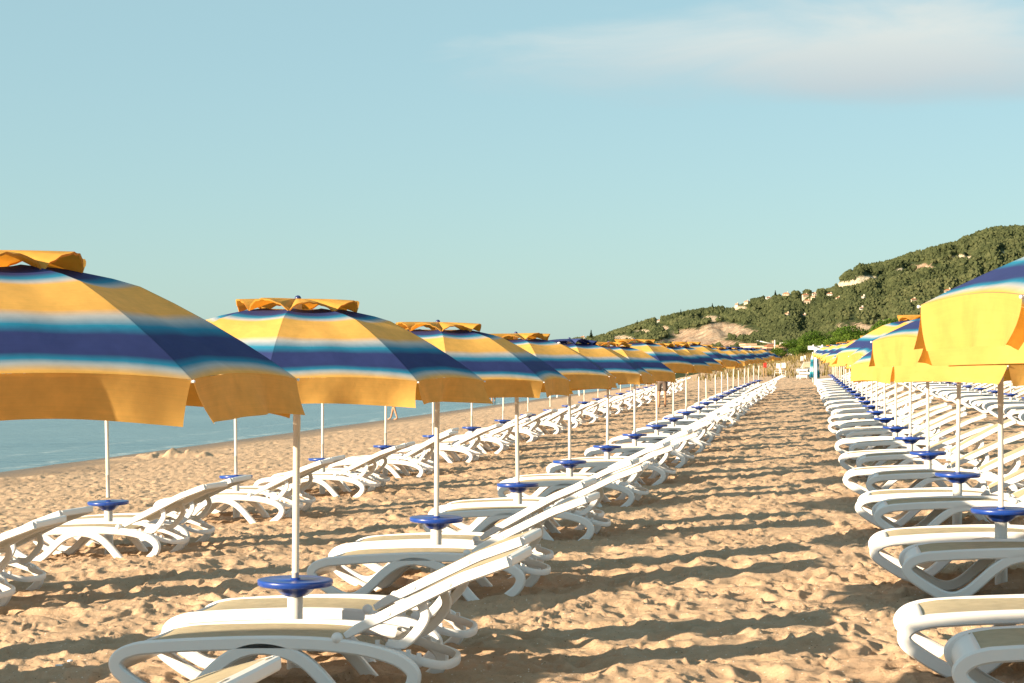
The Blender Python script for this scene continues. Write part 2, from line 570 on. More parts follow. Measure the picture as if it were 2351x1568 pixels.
M['sand'] = sand_mat()
M['sea'] = sea_mat()
M['leaf'] = foliage_mat('grove_leaves', (0.030, 0.062, 0.012), (0.075, 0.135, 0.022), (0.155, 0.220, 0.040))
M['wood_leaf'] = foliage_mat('hill_wood_leaves', (0.056, 0.070, 0.034), (0.084, 0.100, 0.046), (0.130, 0.138, 0.066), 0.30)
M['pine'] = foliage_mat('dark_conifer_needles', (0.008, 0.016, 0.008), (0.016, 0.028, 0.012), (0.03, 0.045, 0.018), 0.1)
M['grass'] = foliage_mat('dune_grass_blades', (0.12, 0.10, 0.035), (0.21, 0.165, 0.065), (0.31, 0.25, 0.12), 0.25)
M['hill'] = hill_mat()
M['bark'] = principled('bark', (0.10, 0.075, 0.05), 0.9, 0.2, vary=0.2)
M['stucco'] = principled('cream_stucco', (0.62, 0.52, 0.38), 0.9, 0.2, vary=0.08, vscale=0.5)
M['stuccow'] = principled('white_stucco', (0.74, 0.70, 0.62), 0.9, 0.2, vary=0.06, vscale=0.5)
M['stuccop'] = principled('salmon_stucco', (0.58, 0.36, 0.24), 0.9, 0.2, vary=0.08, vscale=0.5)
M['tile'] = principled('clay_roof_tiles', (0.36, 0.15, 0.08), 0.9, 0.2, vary=0.15, vscale=1.0)
M['glass'] = principled('dark_window_glass', (0.03, 0.035, 0.04), 0.15, 0.6)

# ------------------------------------------------------------------ setting: sand
rng = np.random.default_rng(7)


def dents(x, y, cell, seed, depth, elong=1.6, keep=0.8):
    """trodden sand: softened footprints on a jittered lattice"""
    out = np.zeros_like(x)
    ix, iy = np.floor(x / cell), np.floor(y / cell)
    for dx in (-1, 0, 1):
        for dy in (-1, 0, 1):
            jx, jy = ix + dx, iy + dy
            cx = (jx + 0.15 + 0.7 * hash2(jx, jy, seed)) * cell
            cy = (jy + 0.15 + 0.7 * hash2(jx, jy, seed + 1)) * cell
            an = math.pi * 2 * hash2(jx, jy, seed + 2)
            sz = cell * (0.20 + 0.22 * hash2(jx, jy, seed + 3))
            on = hash2(jx, jy, seed + 4) < keep
            dp = depth * (0.45 + 0.75 * hash2(jx, jy, seed + 5))
            ax, ay = x - cx, y - cy
            ca, sa = np.cos(an), np.sin(an)
            q = np.sqrt((ax * ca + ay * sa) ** 2 / (sz * elong) ** 2 + (-ax * sa + ay * ca) ** 2 / sz ** 2)
            out += np.where(on, dp * (-np.exp(-(q * 1.08) ** 6.0) + 0.42 * np.exp(-((q - 1.22) / 0.30) ** 2)), 0)
    return out


def sand_height(x, y):
    z = ground(x, y)
    u = U(x, y)
    dry = sstep(u, -13.2, -11.0)
    wx, wy = fbm(x * 3.1, y * 3.1, 2, 71) * 0.13, fbm(x * 3.1, y * 3.1, 2, 81) * 0.13
    xx, yy = x + wx, y + wy
    soft = 0.35 + 0.65 * sstep(u, -9.5, -4.5)          # smaller, flatter prints towards the sea
    d = fbm(x / 2.3, y / 2.3, 3, 3) * 0.050
    d += dents(xx, yy, 0.44, 11, 0.021, 1.7, 0.72) * soft
    d += dents(xx + 5.2, yy - 3.1, 0.27, 23, 0.025, 1.6, 0.72) * (0.45 + 0.55 * soft)
    d += dents(xx - 1.7, yy + 8.3, 0.15, 37, 0.016, 1.4, 0.66)
    d += (0.2 - np.abs(fbm(xx * 2.6, yy * 2.6, 4, 41, 0.5))) * 0.050 * (0.4 + 0.6 * soft)
    cl = fbm(x * 13, y * 13, 4, 51, 0.6)
    d += np.clip(cl - 0.12, 0, 0.3) * 0.050 * np.clip(fbm(x / 0.9, y / 0.9, 3, 61) * 3.2 + 0.15, 0, 1)
    d += fbm(x * 22, y * 22, 3, 57, 0.6) * 0.0065
    return z + d * dry


def sand_sheet():
    ys = [-14.0]
    while ys[-1] < 5.2:
        ys.append(ys[-1] + (0.5 if ys[-1] < 3 else 0.05))
    while ys[-1] < 210:
        ys.append(ys[-1] + 0.0100 * max(ys[-1] / 6, 0.9) ** 1.32)
    ys = np.array(ys)
    inner = np.linspace(-0.36, 0.36, 780)
    e = np.linspace(0, 1, 46)[1:]
    nL = len(e)
    X = np.empty((len(ys), len(inner) + 2 * nL))
    Yc = np.maximum(ys, 5.0)
    X[:, nL:nL + len(inner)] = inner[None, :] * Yc[:, None]
    X[:, :nL] = (-0.36 * Yc[:, None]) - (e[::-1] ** 2)[None, :] * 34
    X[:, nL + len(inner):] = 0.36 * Yc[:, None] + (e ** 2)[None, :] * 60
    Y = np.repeat(ys[:, None], X.shape[1], 1)
    Z = sand_height(X, Y)
    # a heap of dug sand near the water
    for px, py, rx, h in ((385, 1052, 0.75, 0.10), (430, 1050, 0.45, 0.06), (45, 1100, 0.5, 0.05)):
        c = at(px, py)
        q = ((X - c.x) / (rx * 1.9)) ** 2 + ((Y - c.y) / rx) ** 2
        Z += h * np.exp(-q) * (1 + 0.9 * fbm(X * 4, Y * 4, 3, 91))
    nr, nc = X.shape
    v = np.stack([X.ravel(), Y.ravel(), Z.ravel()], 1)
    i = np.arange(nr * nc).reshape(nr, nc)
    f = np.stack([i[:-1, :-1].ravel(), i[:-1, 1:].ravel(), i[1:, 1:].ravel(), i[1:, :-1].ravel()], 1)
    me = np_mesh('sand', v, f)
    tag(obj('sand', me, M['sand']), kind='structure')


sand_sheet()

# sea: a sheet out to the horizon
b = MB()
rad = [0.0, 60, 200, 700, 2500, 9000, 40000]
vs, fs = [], []
for r in rad[1:]:
    for j in range(48):
        a = 2 * math.pi * j / 48
        vs.append((r * math.cos(a), r * math.sin(a), SEA_Z))
vs.append((0, 0, SEA_Z))
for j in range(48):
    fs.append((len(vs) - 1, j, (j + 1) % 48))
for q in range(len(rad) - 2):
    for j in range(48):
        k2 = (j + 1) % 48
        fs.append((q * 48 + j, (q + 1) * 48 + j, (q + 1) * 48 + k2, q * 48 + k2))
b.add(vs, fs)
tag(b.build('sea', M['sea']), kind='structure')

# ------------------------------------------------------------------ setting: hills
SIL = np.array([(1150, 838), (1230, 822), (1290, 792), (1320, 781), (1345, 777), (1365, 778), (1395, 768), (1430, 757), (1500, 735), (1560, 724), (1640, 712),
                (1700, 697), (1780, 684), (1850, 672), (1905, 668), (1918, 662), (1928, 642), (1950, 627), (2000, 613), (2040, 604),
                (2100, 586), (2200, 561), (2212, 551), (2280, 529), (2351, 525), (2600, 500), (3000, 470), (3600, 455), (4600, 470)], float)


def crest_y(px):
    return 2700 - 1200 * sstep(px, 1300, 2500) + 120 * np.sin(px / 170.0)


def hill_point(px, q):
    """px: bearing as a picture column; q: 0 foot .. 1 crest .. >1 behind it"""
    px, q = np.asarray(px, float), np.asarray(q, float)
    yc = crest_y(px)
    yf = 212 + 0.26 * yc + np.clip(1900 - px, 0, 900) * 0.6
    Y = yf + (yc - yf) * q
    hc = (835 - np.interp(px, SIL[:, 0], SIL[:, 1])) / FPX * yc + CAM_Z
    prof = np.where(q <= 1, 0.18 * q + 0.82 * sstep(q, -0.25, 1.12) / sstep(np.array(1.0), -0.25, 1.12) - 0.82 * 0.0958 * (1 - np.clip(q, 0, 1)), 1.0 + (q - 1) * 0.05)
    prof = np.clip(prof, 0, None)
    X = (px - 1175.5) / FPX * Y
    gull = (fbm(px / 60.0, q * 3.0, 4, 5) * 15 + fbm(X / 60, Y / 60, 3, 15) * 9) * np.clip(hc / 150, 0, 1) * np.clip(q * 2.2, 0, 1) * np.clip((1.0 - q) * 4, 0, 1)
    Z = 2.0 + (hc - 2.0) * prof + gull
    return X, Y, Z


def seen(px, X, Y, Z):
    return px, 835 - (Z - CAM_Z) / Y * FPX


BARE = [  # picture column, row, half width, half height, pale
    (1560, 782, 46, 10, .15), (1610, 765, 62, 15, .25), (1660, 752, 52, 14, .3), (1700, 760, 38, 11, .3), (1640, 785, 60, 10, .1),
    (1430, 776, 26, 8, .5), (1478, 760, 20, 6, .6), (1520, 750, 16, 5, .4), (1690, 706, 30, 7, .6), (1635, 728, 20, 7, .5),
    (1938, 652, 22, 9, 1), (1985, 637, 28, 8, 1), (1963, 647, 22, 7, 1), (2068, 616, 12, 5, .9), (2205, 588, 26, 7, .8), (2300, 576, 10, 4, .7),
    (1960, 750, 40, 15, .3), (2020, 732, 20, 4, .5), (1850, 690, 12, 4, .5), (2120, 610, 30, 8, .2)]


def bare_at(px, py):
    f = np.zeros_like(px)
    pl = np.zeros_like(px)
    for cx, cy, rx, ry, p in BARE:
        g = np.exp(-(((px - cx) / rx) ** 2 + ((py - cy) / ry) ** 2) * 0.8)
        pl = np.where(g > f, p, pl)
        f = np.maximum(f, g)
    return f, pl


def hills():
    pxs = np.concatenate([np.linspace(1150, 2400, 420), np.linspace(2420, 4600, 90)])
    qs = np.concatenate([np.linspace(0, 1, 90), np.array([1.03, 1.1, 1.3, 1.8])])
    P, Q = np.meshgrid(pxs, qs)
    X, Y, Z = hill_point(P, Q)
    px, py = seen(P, X, Y, Z)
    bare, pale = bare_at(px, py)
    Z = Z - bare * 3.0
    nr, nc = X.shape
    v = np.stack([X.ravel(), Y.ravel(), Z.ravel()], 1)
    # the land between the dunes and the foot of the hill
    i = np.arange(nr * nc).reshape(nr, nc)
    f = np.stack([i[:-1, :-1].ravel(), i[:-1, 1:].ravel(), i[1:, 1:].ravel(), i[1:, :-1].ravel()], 1)
    me = np_mesh('hills', v, f)
    for nm, ar in (('bare', bare), ('pale', pale)):
        a = me.attributes.new(nm, 'FLOAT', 'POINT')
        a.data.foreach_set('value', ar.ravel().astype(np.float32))
    tag(obj('hills', me, M['hill']), kind='structure')
    # flat meadow behind the dunes
    g = MB()
    vs, fs = [], []
    cols = np.linspace(1500, 4600, 60)
    for j, p in enumerate(cols):
        x1, y1, z1 = (float(t) for t in hill_point(p, 0.01))
        x0, y0 = (p - 1175.5) / FPX * 205, 205.0
        vs += [(x0, y0, min(2.05, gz(x0, y0) - 0.1)), (x1, y1 + 4, 2.0)]
    for j in range(len(cols) - 1):
        fs.append((2 * j, 2 * j + 2, 2 * j + 3, 2 * j + 1))
    g.add(vs, fs)
    tag(g.build('meadow_ground', M['hill']), kind='structure')


hills()

ICO_V, ICO_F = None, None


def ico(sub):
    import bmesh
    bm = bmesh.new()
    bmesh.ops.create_icosphere(bm, subdivisions=sub, radius=1.0)
    v = np.array([x.co[:] for x in bm.verts])
    f = np.array([[x.index for x in p.verts] for p in bm.faces])
    bm.free()
    return v, f


HOUSES_Z = [(1065, 393, 1.3), (1168, 400, 1.2), (1213, 404, 1.0), (1300, 391, 1.1), (1345, 411, 0.9), (1480, 401, 0.7), (1935, 378, 1.5), (1750, 421, 1.0),
            (1070, 495, 0.9), (1160, 500, 0.8), (968, 409, 0.9), (853, 431, 1.0), (1180, 427, 1.1), (1470, 463, 0.8), (1868, 415, 0.7), (376, 531, 0.6), (1216, 386, 0.8), (800, 441, 0.7)]
HOUSES = [((1380 + x / 2.305) * 0.97958, (520 + y / 2.305) * 0.97958, k) for x, y, k in HOUSES_Z] + [(1338, 771, 0.9)]


def on_hill(px, py):
    qs = np.linspace(0.03, 1.0, 400)
    X, Y, Z = hill_point(np.full_like(qs, px), qs)
    yy = 835 - (Z - CAM_Z) / Y * FPX
    ok = np.where(yy <= py)[0]
    i = ok[0] if len(ok) else int(np.argmin(yy))
    return Vector((float(X[i]), float(Y[i]), float(Z[i])))


def hill_wood():
    vb, fb = ico(1)
    nv = len(vb)
    N = 80000
    px = rng.uniform(1180, 2480, N)
    q = rng.uniform(0.0, 1.0, N) ** 0.8
    q[:7000] = rng.uniform(0.975, 1.015, 7000)
    X, Y, Z = hill_point(px, q)
    _, py = seen(px, X, Y, Z)
    bare, pale = bare_at(px, py)
    bare = bare + fbm(px / 14, py / 7, 3, 33) * 0.55
    keep = bare < 0.27
    for hx, hy, k in HOUSES:
        keep &= ~((np.abs(px - hx) < 11 * k) & (py > hy - 7) & (py < hy + 8))
    keep &= (Z > 3)
    X, Y, Z, px, q = X[keep], Y[keep], Z[keep], px[keep], q[keep]
    n = len(X)
    r = rng.uniform(0.8, 1.8, n) * (0.8 + 0.3 * (fbm(X / 90, Y / 90, 2, 44) + 0.5)) * np.clip(Y / 1500, 0.45, 1.25)
    zr = r * rng.uniform(0.8, 1.35, n)
    V = vb[None] * (1 + rng.uniform(-0.38, 0.38, (n, nv, 1)))
    V = V * np.stack([r, r, zr], 1)[:, None, :]
    V[:, :, 0] += X[:, None]
    V[:, :, 1] += Y[:, None]
    V[:, :, 2] += (Z + zr * 0.45)[:, None]
    F = fb[None] + (np.arange(n) * nv)[:, None, None]
    me = np_mesh('hillside_wood', V.reshape(-1, 3), F.reshape(-1, 3), False)
    tint = np.clip(0.45 + fbm(X / 130, Y / 130, 3, 55) * 0.9 + rng.uniform(-0.33, 0.33, n), 0, 1)
    tv = np.clip(np.repeat(tint, nv) + rng.uniform(-0.12, 0.12, n * nv), 0, 1)
    a = me.attributes.new('tint', 'FLOAT', 'POINT')
    a.data.foreach_set('value', tv.astype(np.float32))
    tag(obj('hillside_wood', me, M['wood_leaf']), 'dense olive green wood covering the long hill behind the beach', 'wood', kind='stuff')


hill_wood()


def leaf_cloud(centres, radii, n, size, seed):
    """leaf-sized quads spread through a few overlapping clumps"""
    g = np.random.default_rng(seed)
    wts = np.array([r[0] * r[1] * r[2] for r in radii]) ** (2 / 3)
    ci = g.choice(len(centres), n, p=wts / wts.sum())
    d = g.normal(size=(n, 3))
    d /= np.linalg.norm(d, axis=1, keepdims=True)
    rad = g.uniform(0.55, 1.08, n) ** 0.6
    P = np.array(centres)[ci] + d * rad[:, None] * np.array(radii)[ci]
    nrm = d + g.normal(size=(n, 3)) * 0.55
    nrm /= np.linalg.norm(nrm, axis=1, keepdims=True)
    t = np.cross(nrm, g.normal(size=(n, 3)))
    t /= np.linalg.norm(t, axis=1, keepdims=True)
    bt = np.cross(nrm, t)
    s1 = size * g.uniform(0.6, 1.3, (n, 1))
    s2 = s1 * g.uniform(0.5, 0.9, (n, 1))
    V = np.stack([P - t * s1, P + bt * s2, P + t * s1, P - bt * s2], 1)
    F = np.arange(n * 4).reshape(n, 4)
    ct = g.uniform(0.15, 0.85, len(centres))[ci]
    tint = np.clip(ct + g.uniform(-0.3, 0.3, n), 0, 1)
    return V.reshape(-1, 3), F, np.repeat(tint, 4)


def crown_mesh(name, centres, radii, n, size, seed):
    V, F, tint = leaf_cloud(centres, radii, n, size, seed)
    me = np_mesh(name, V, F, False)
    a = me.attributes.new('tint', 'FLOAT', 'POINT')
    a.data.foreach_set('value', tint.astype(np.float32))
    return me


def make_tree(seed):
    """unit tree, about 1 m tall, scaled when placed"""
    g = random.Random(seed)
    root = empty('broadleaf_tree')
    cs, rs = [], []
    for i in range(13):
        a = g.uniform(0, 6.28)
        h = g.uniform(0.28, 0.88)
        rr = 0.40 * math.sin(math.pi * min(1, max(0.12, (h - 0.08) / 0.95))) * g.uniform(0.35, 1)
        cs.append((rr * math.cos(a), rr * math.sin(a), h))
        q = g.uniform(0.12, 0.22)
        rs.append((q * 1.15, q * 1.15, q * 0.85))
    crown = obj('crown', crown_mesh('crown', cs, rs, 3800, 0.021, seed), M['leaf'], root)
    t = MB()
    t.sweep(catmull([(0, 0, -0.06), (0.01, 0, 0.15), (-0.01, 0.01, 0.4), (0.01, 0, 0.7)], 4), 0.03, 0.03, 8, (0, 1, 0), taper=[1 - 0.06 * i for i in range(13)])
    for i in range(6):
        c = cs[i]
        t.sweep(catmull([(0, 0, 0.2 + 0.06 * i), (c[0] * 0.5, c[1] * 0.5, c[2] * 0.75), c], 4), 0.012, 0.012, 6, (0.3, 1, 0), taper=[1 - 0.09 * i for i in range(9)])
    t.build('trunk', M['bark'], root)
    return root


TREES = [  # picture column, row of the top, depth, width factor, label
    (1742, 803, 330, 1.1, 'small round bush right of the salmon village houses'),
    (1800, 797, 210, 1.2, 'leftmost low bush of the green grove behind the dune grass'),
    (1822, 786, 225, 1.1, 'rounded bush above the white notice board on the dune'),
    (1850, 790, 190, 1.4, 'broad pale green bush left of the white pergola beam'),
    (1838, 776, 260, 1.0, 'darker tree rising behind the low bushes left of the pergola'),
    (1875, 764, 235, 1.1, 'tree standing right behind the left end of the pergola beam'),
    (1905, 770, 200, 1.2, 'tree above the middle of the white pergola beam'),
    (1930, 758, 240, 1.1, 'tall tree left of the bright green one behind the pergola'),
    (1962, 752, 215, 1.3, 'bright sunlit green tree behind the farther right hand parasols'),
    (2000, 748, 235, 1.2, 'wide tree with an uneven top above the right hand parasols'),
    (2038, 741, 220, 1.2, 'tallest tree of the grove beside the second big right parasol'),
    (2075, 738, 250, 1.3, 'dark tree half hidden behind the big right hand parasol'),
    (1780, 809, 260, 1.0, 'tiny bush at the foot of the street lamp'),
    (2130, 742, 235, 1.3, 'tree hidden behind the largest right hand parasol'),
]
protos = [make_tree(101), make_tree(202), make_tree(303)]
used = set()
for i, (px, py, Y, wf, lab) in enumerate(TREES):
    p = protos[i % 3]
    o = p if i < 3 else copy_tree(p)
    base = 2.0
    h = CAM_Z + (835 - py) / FPX * Y - base
    h = max(h, 2.0) * 1.06
    o.location = ((px - 1175.5) / FPX * Y, Y, base)
    o.rotation_euler = (0, 0, i * 1.9)
    o.scale = (h * wf, h * wf, h)
    tag(o, lab, 'tree', 'green trees and bushes behind the beach')

# dark conifers on the ridge
def make_pine():
    root = empty('conifer_tree')
    cs, rs = [], []
    for i in range(9):
        h = 0.2 + 0.085 * i
        cs.append((0, 0, h))
        q = 0.20 * (1.05 - i / 9)
        rs.append((q, q, 0.075))
    obj('crown', crown_mesh('crown', cs, rs, 700, 0.035, 9), M['pine'], root)
    t = MB()
    t.sweep([(0, 0, -0.1), (0, 0, 0.5), (0, 0, 0.95)], 0.03, 0.03, 6, (0, 1, 0), taper=[1, 0.6, 0.1])
    t.build('trunk', M['bark'], root)
    return root


PINES = [((1380 + 1008 / 2.305) * .97958, 372, 402, 'tall dark conifer standing clear of the ridge left of the cream houses'),
         ((1380 + 497 / 2.305) * .97958, 475, 512, 'dark pointed conifer on the lower left part of the ridge'),
         ((1380 + 668 / 2.305) * .97958, 442, 466, 'thin small conifer on the skyline between the two darker ones'),
         ((1380 + 262 / 2.305) * .97958, 534, 556, 'little conifer on the far left of the ridge line'),
         ((1380 + 515 / 2.305) * .97958, 487, 515, 'short conifer right beside the pointed one on the lower ridge'),
         (1357, 0, 0, 'conifer beside the red roofed house at the low end of the hill')]
pine0 = make_pine()
for i, (px, t, bt, lab) in enumerate(PINES):
    o = pine0 if i == 0 else copy_tree(pine0)
    py0, py1 = ((520 + t / 2.305) * .97958, (520 + bt / 2.305) * .97958) if t else (757, 777)
    base = on_hill(px, py1 + 3)
    h = (py1 - py0) / FPX * base.y + 4
    o.location = base - Vector((0, 0, 1))
    o.scale = (h * 0.9, h * 0.9, h)
    o.rotation_euler = (0, 0, i * 1.3)
    tag(o, lab, 'tree', 'conifers on the ridge')


def make_house(name, size, wall, rz, storeys=2, flat=False):
    root = empty(name)
    lx, ly, hz = size
    m = MB()
    m.box((0, 0, hz / 2 - 1.5), (lx, ly, hz + 3))
    m.build('wall', wall, root)
    r = MB()
    if flat:
        r.box((0, 0, hz + 0.2), (lx + 0.5, ly + 0.5, 0.4))
        r.build('roof', wall, root)
    else:
        e, rh = lx * 0.04, lx * 0.20
        x, y = lx / 2 + e, ly / 2 + e
        k = min(x, y) * 0.85
        r.add([(-x, -y, hz + .003), (x, -y, hz + .003), (x, y, hz + .003), (-x, y, hz + .003), (-x + k, 0, hz + rh), (x - k, 0, hz + rh)],
              [(0, 3, 2, 1), (0, 1, 5, 4), (2, 3, 4, 5), (1, 2, 5), (3, 0, 4)], 0, False)
        ro = r.build('roof', M['tile'], root)
        ch = MB()
        ch.box((lx * 0.2, 0.2, hz + rh * 0.9), (0.7, 0.7, 1.6))
        ch.build('chimney', wall, ro)
    for s_ in range(storeys):
        n = 3
        for j in range(n):
            wx = -lx / 2 + lx * (j + 0.5) / n
            q = MB()
            q.box((wx, -ly / 2 - 0.02, hz * (s_ + 0.52) / storeys), (1.3, 0.16, hz / storeys * 0.5))
            q.build('window', M['glass'], root)
    root.rotation_euler = (0, 0, rz)
    return root


HL = ['cream house with a dark gable just right of the tall conifer', 'cream house under an orange roof, left of a close pair on the ridge',
      'cream house with orange roof, right one of the close pair', 'white house on the ridge below the chalk cliff', 'small cream house standing alone below the chalk cliff',
      'tiny white house in the woods right of the chalk cliff', 'long cream house half hidden by the big right parasol', 'low house with a red roof in the right hand woods',
      'house with a bright orange roof in the middle of the wooded slope', 'tiny white house with a mast in the middle of the slope', 'small white house at the skyline left of the tall conifer',
      'low pink roofed house above the bare bank on the ridge', 'cream house just below the close pair of orange roofs', 'small pale house deep in the right hand woods',
      'white hut beside the long cream house at the big parasol', 'tiny white house at the low left end of the slope', 'pale house behind the close pair on the skyline', 'small roof on the ridge left of the bare bank',
      'red roofed house among trees at the low end of the hill']
for i, (px, py, k) in enumerate(HOUSES):
    p = on_hill(px, py + 4)
    wall = M['stuccow'] if ('white' in HL[i] or 'pale' in HL[i]) else M['stucco']
    sc = p.y / FPX * 11.5 * k
    o = make_house('hillside_house', (sc, sc * 0.7, sc * 0.42), wall, 0.5 * math.sin(i * 2.1) - 0.35, 2 if k > 0.85 else 1)
    o.location = p - Vector((0, 3, 0.3))
    tag(o, HL[i], 'house', 'houses on the wooded hillside')

VIL = [  # village at the foot: columns/rows in the picture, depth
    (1717, 812, 793, 21, 430, 'stuccop', True, 'flat roofed salmon house left of the village'),
    (1731, 816, 798, 24, 415, 'stucco', True, 'cream terraced house in front of the salmon one'),
    (1770, 814, 796, 34, 450, 'stuccop', False, 'long low house with a wide red roof behind the street lamp'),
    (1793, 812, 795, 13, 440, 'stuccop', True, 'narrow salmon house right of the street lamp'),
    (1805, 808, 790, 12, 480, 'stuccow', True, 'white balconied house at the right end of the village')]
for px, pb, pt, wd, Y, mt, fl, lab in VIL:
    z1 = CAM_Z + (835 - pt) / FPX * Y
    o = make_house('village_house', (wd * Y / FPX, 8, z1 - 2.0), M[mt], 0.05, 2, fl)
    o.location = ((px - 1175.5) / FPX * Y, Y, 2.0)
    tag(o, lab, 'house', 'village houses at the foot of the hill')

# street lamp with a long arm
Y = 400
x0 = (1779 - 1175.5) / FPX * Y
zt = CAM_Z + (835 - 790) / FPX * Y
lamp = empty('street_lamp', (x0, Y, 2.0))
m = MB(); m.sweep([(0, 0, -0.3), (0, 0, 2), (0, 0, zt - 2.0 + 0.9)], 0.16, 0.16, 8, (0, 1, 0), taper=[1.2, 1, 0.8]); m.build('pole', M['pole'], lamp)
m = MB(); m.sweep([(0, 0, zt - 2.0), (-1.6, 0, zt - 2.0 + 0.25), (-3.2, 0, zt - 2.0 + 0.62)], 0.10, 0.12, 8); m.build('arm', M['pole'], lamp)
m = MB(); m.sweep([(-3.1, 0, zt - 1.97 + 0.60), (-3.5, 0, zt - 1.97 + 0.68), (-3.9, 0, zt - 1.97 + 0.70)], 0.16, 0.09, 8, taper=[0.6, 1, 0.5]); m.build('lamp_head', M['metal'], lamp)
tag(lamp, 'white street lamp with a long slanting arm by the village', 'street lamp')

# ------------------------------------------------------------------ parasols
PROF0 = [(0.19, 1.800), (0.245, 1.794), (0.295, 1.784), (0.38, 1.766), (0.46, 1.742), (0.56, 1.690), (0.667, 1.629), (0.76, 1.570), (0.84, 1.515), (0.92, 1.455)]
EAVE = 1.455


def flatten(k):
    return [(r, EAVE + (z - EAVE) * k) for r, z in PROF0]


PROF = PROF0
RC = 0.92
VAL = 0.114


def canopy_mesh(seed):
    g = random.Random(seed)
    nu = 14
    vs, fs, uv = [], [], []
    prof = [(r, z) for r, z in PROF]
    m = len(prof)
    for p in range(8):
        a0, a1 = p * math.pi / 4, (p + 1) * math.pi / 4
        base = len(vs)
        ph = g.uniform(0, 6.28)
        for i in range(nu + 1):
            t = i / nu
            for j, (r, z) in enumerate(prof):
                x = r * ((1 - t) * math.cos(a0) + t * math.cos(a1))
                y = r * ((1 - t) * math.sin(a0) + t * math.sin(a1))
                f = r / RC
                sag = 4 * t * (1 - t)
                # cloth pulled tight between the ribs dips a little, and its lower edge bows
                dz = -0.016 * sag * math.sin(math.pi * min(1, f)) + 0.016 * sag * f ** 3
                k = 1 - 0.018 * sag * f ** 4
                rip = 0.004 * math.sin(t * 13 + ph) * f ** 5 * sag * (1 - f) * 8
                vs.append((x * k, y * k, z + dz + rip))
                uv.append((t, f + 0.018 * sag * f ** 5))
        for i in range(nu):
            for j in range(m - 1):
                q = base + i * m + j
                fs.append((q, q + 1, q + m + 1, q + m))
    me = bpy.data.meshes.new('canopy')
    me.from_pydata(vs, [], fs)
    ul = me.uv_layers.new(name='UVMap')
    for lp in me.loops:
        ul.data[lp.index].uv = uv[lp.vertex_index]
    me.polygons.foreach_set('use_smooth', [True] * len(fs))
    return me


def flap_mesh(p, seed):
    """one hanging flap of the valance, between two ribs"""
    g = random.Random(seed * 31 + p)
    a0, a1 = p * math.pi / 4, (p + 1) * math.pi / 4
    nu, nv = 26, 7
    vs, fs, uv = [], [], []
    ph1, ph2 = g.uniform(0, 6.28), g.uniform(0, 6.28)
    amp = g.uniform(0.006, 0.016)
    swing = g.uniform(-0.022, 0.030)
    curl0, curl1 = g.uniform(-0.02, 0.065), g.uniform(-0.02, 0.065)
    drop = g.uniform(0.95, 1.06)
    am = (a0 + a1) / 2
    nx, ny = math.cos(am), math.sin(am)
    for i in range(nu + 1):
        t0 = i / nu
        for j in range(nv + 1):
            f = j / nv
            t = 0.5 + (t0 - 0.5) * (0.992 - 0.075 * f)
            x = RC * ((1 - t) * math.cos(a0) + t * math.cos(a1))
            y = RC * ((1 - t) * math.sin(a0) + t * math.sin(a1))
            sag = 4 * t * (1 - t)
            k = 1 - 0.018 * sag
            x, y = x * k, y * k
            z = 1.455 + 0.016 * sag
            o = f * (swing + amp * math.sin(9 * t + ph1) * 1.2 + amp * 0.7 * math.sin(19 * t + ph2))
            o += f * f * (curl0 * math.exp(-t0 * 7) + curl1 * math.exp(-(1 - t0) * 7))
            z -= VAL * drop * f * (1 - 0.04 * math.sin(5 * t + ph2)) + 0.0
            vs.append((x + nx * o + nx * 0.0015, y + ny * o + ny * 0.0015, z - 0.001))
            uv.append((t, 1.0 + 0.018 * sag * (1 - f) + 0.19 * f))
    for i in range(nu):
        for j in range(nv):
            q = i * (nv + 1) + j
            fs.append((q, q + 1, q + nv + 2, q + nv + 1))
    me = bpy.data.meshes.new('valance_flap')
    me.from_pydata(vs, [], fs)
    ul = me.uv_layers.new(name='UVMap')
    for lp in me.loops:
        ul.data[lp.index].uv = uv[lp.vertex_index]
    me.polygons.foreach_set('use_smooth', [True] * len(fs))
    return me


def vent_mesh(seed):
    """loose cap over the wind vent: pinned down at the ribs, billowing up between"""
    g = random.Random(seed * 7 + 3)
    n, m = 96, 9
    vs, fs = [], []
    bil = [g.uniform(0.040, 0.066) for _ in range(8)]
    sk = [g.uniform(-0.18, 0.18) for _ in range(8)]
    for i in range(n):
        a = 2 * math.pi * i / n
        p = int(a / (math.pi / 4)) % 8
        t = (a - p * math.pi / 4) / (math.pi / 4)
        t = min(1, max(0, t + sk[p] * math.sin(math.pi * t) * 0.6))
        arch = abs(math.sin(math.pi * t)) ** 0.62
        for j in range(m):
            f = j / (m - 1)
            r = 0.03 + (0.292 - 0.03) * f + 0.014 * arch * f
            z = 1.850 - 0.003 * f + (-0.066 + arch * bil[p] * 1.06) * f ** 1.5
            z += 0.0045 * math.sin(a * 23 + seed * 2) * f * (1.1 - f) + 0.003 * math.sin(a * 41 + seed) * f
            vs.append((r * math.cos(a), r * math.sin(a), z))
    for i in range(n):
        k = (i + 1) % n
        for j in range(m - 1):
            fs.append((i * m + j, i * m + j + 1, k * m + j + 1, k * m + j))
    fs.append(tuple(i * m for i in range(n)))
    # turned-down hem
    b0 = len(vs)
    for i in range(n):
        x, y, z = vs[i * m + m - 1]
        vs.append((x * 0.985, y * 0.985, z - 0.007))
    for i in range(n):
        k = (i + 1) % n
        fs.append((i * m + m - 1, b0 + i, b0 + k, k * m + m - 1))
    me = bpy.data.meshes.new('vent_cap')
    me.from_pydata(vs, [], fs)
    me.polygons.foreach_set('use_smooth', [True] * len(fs))
    me.set_sharp_from_angle(angle=R(42))
    return me


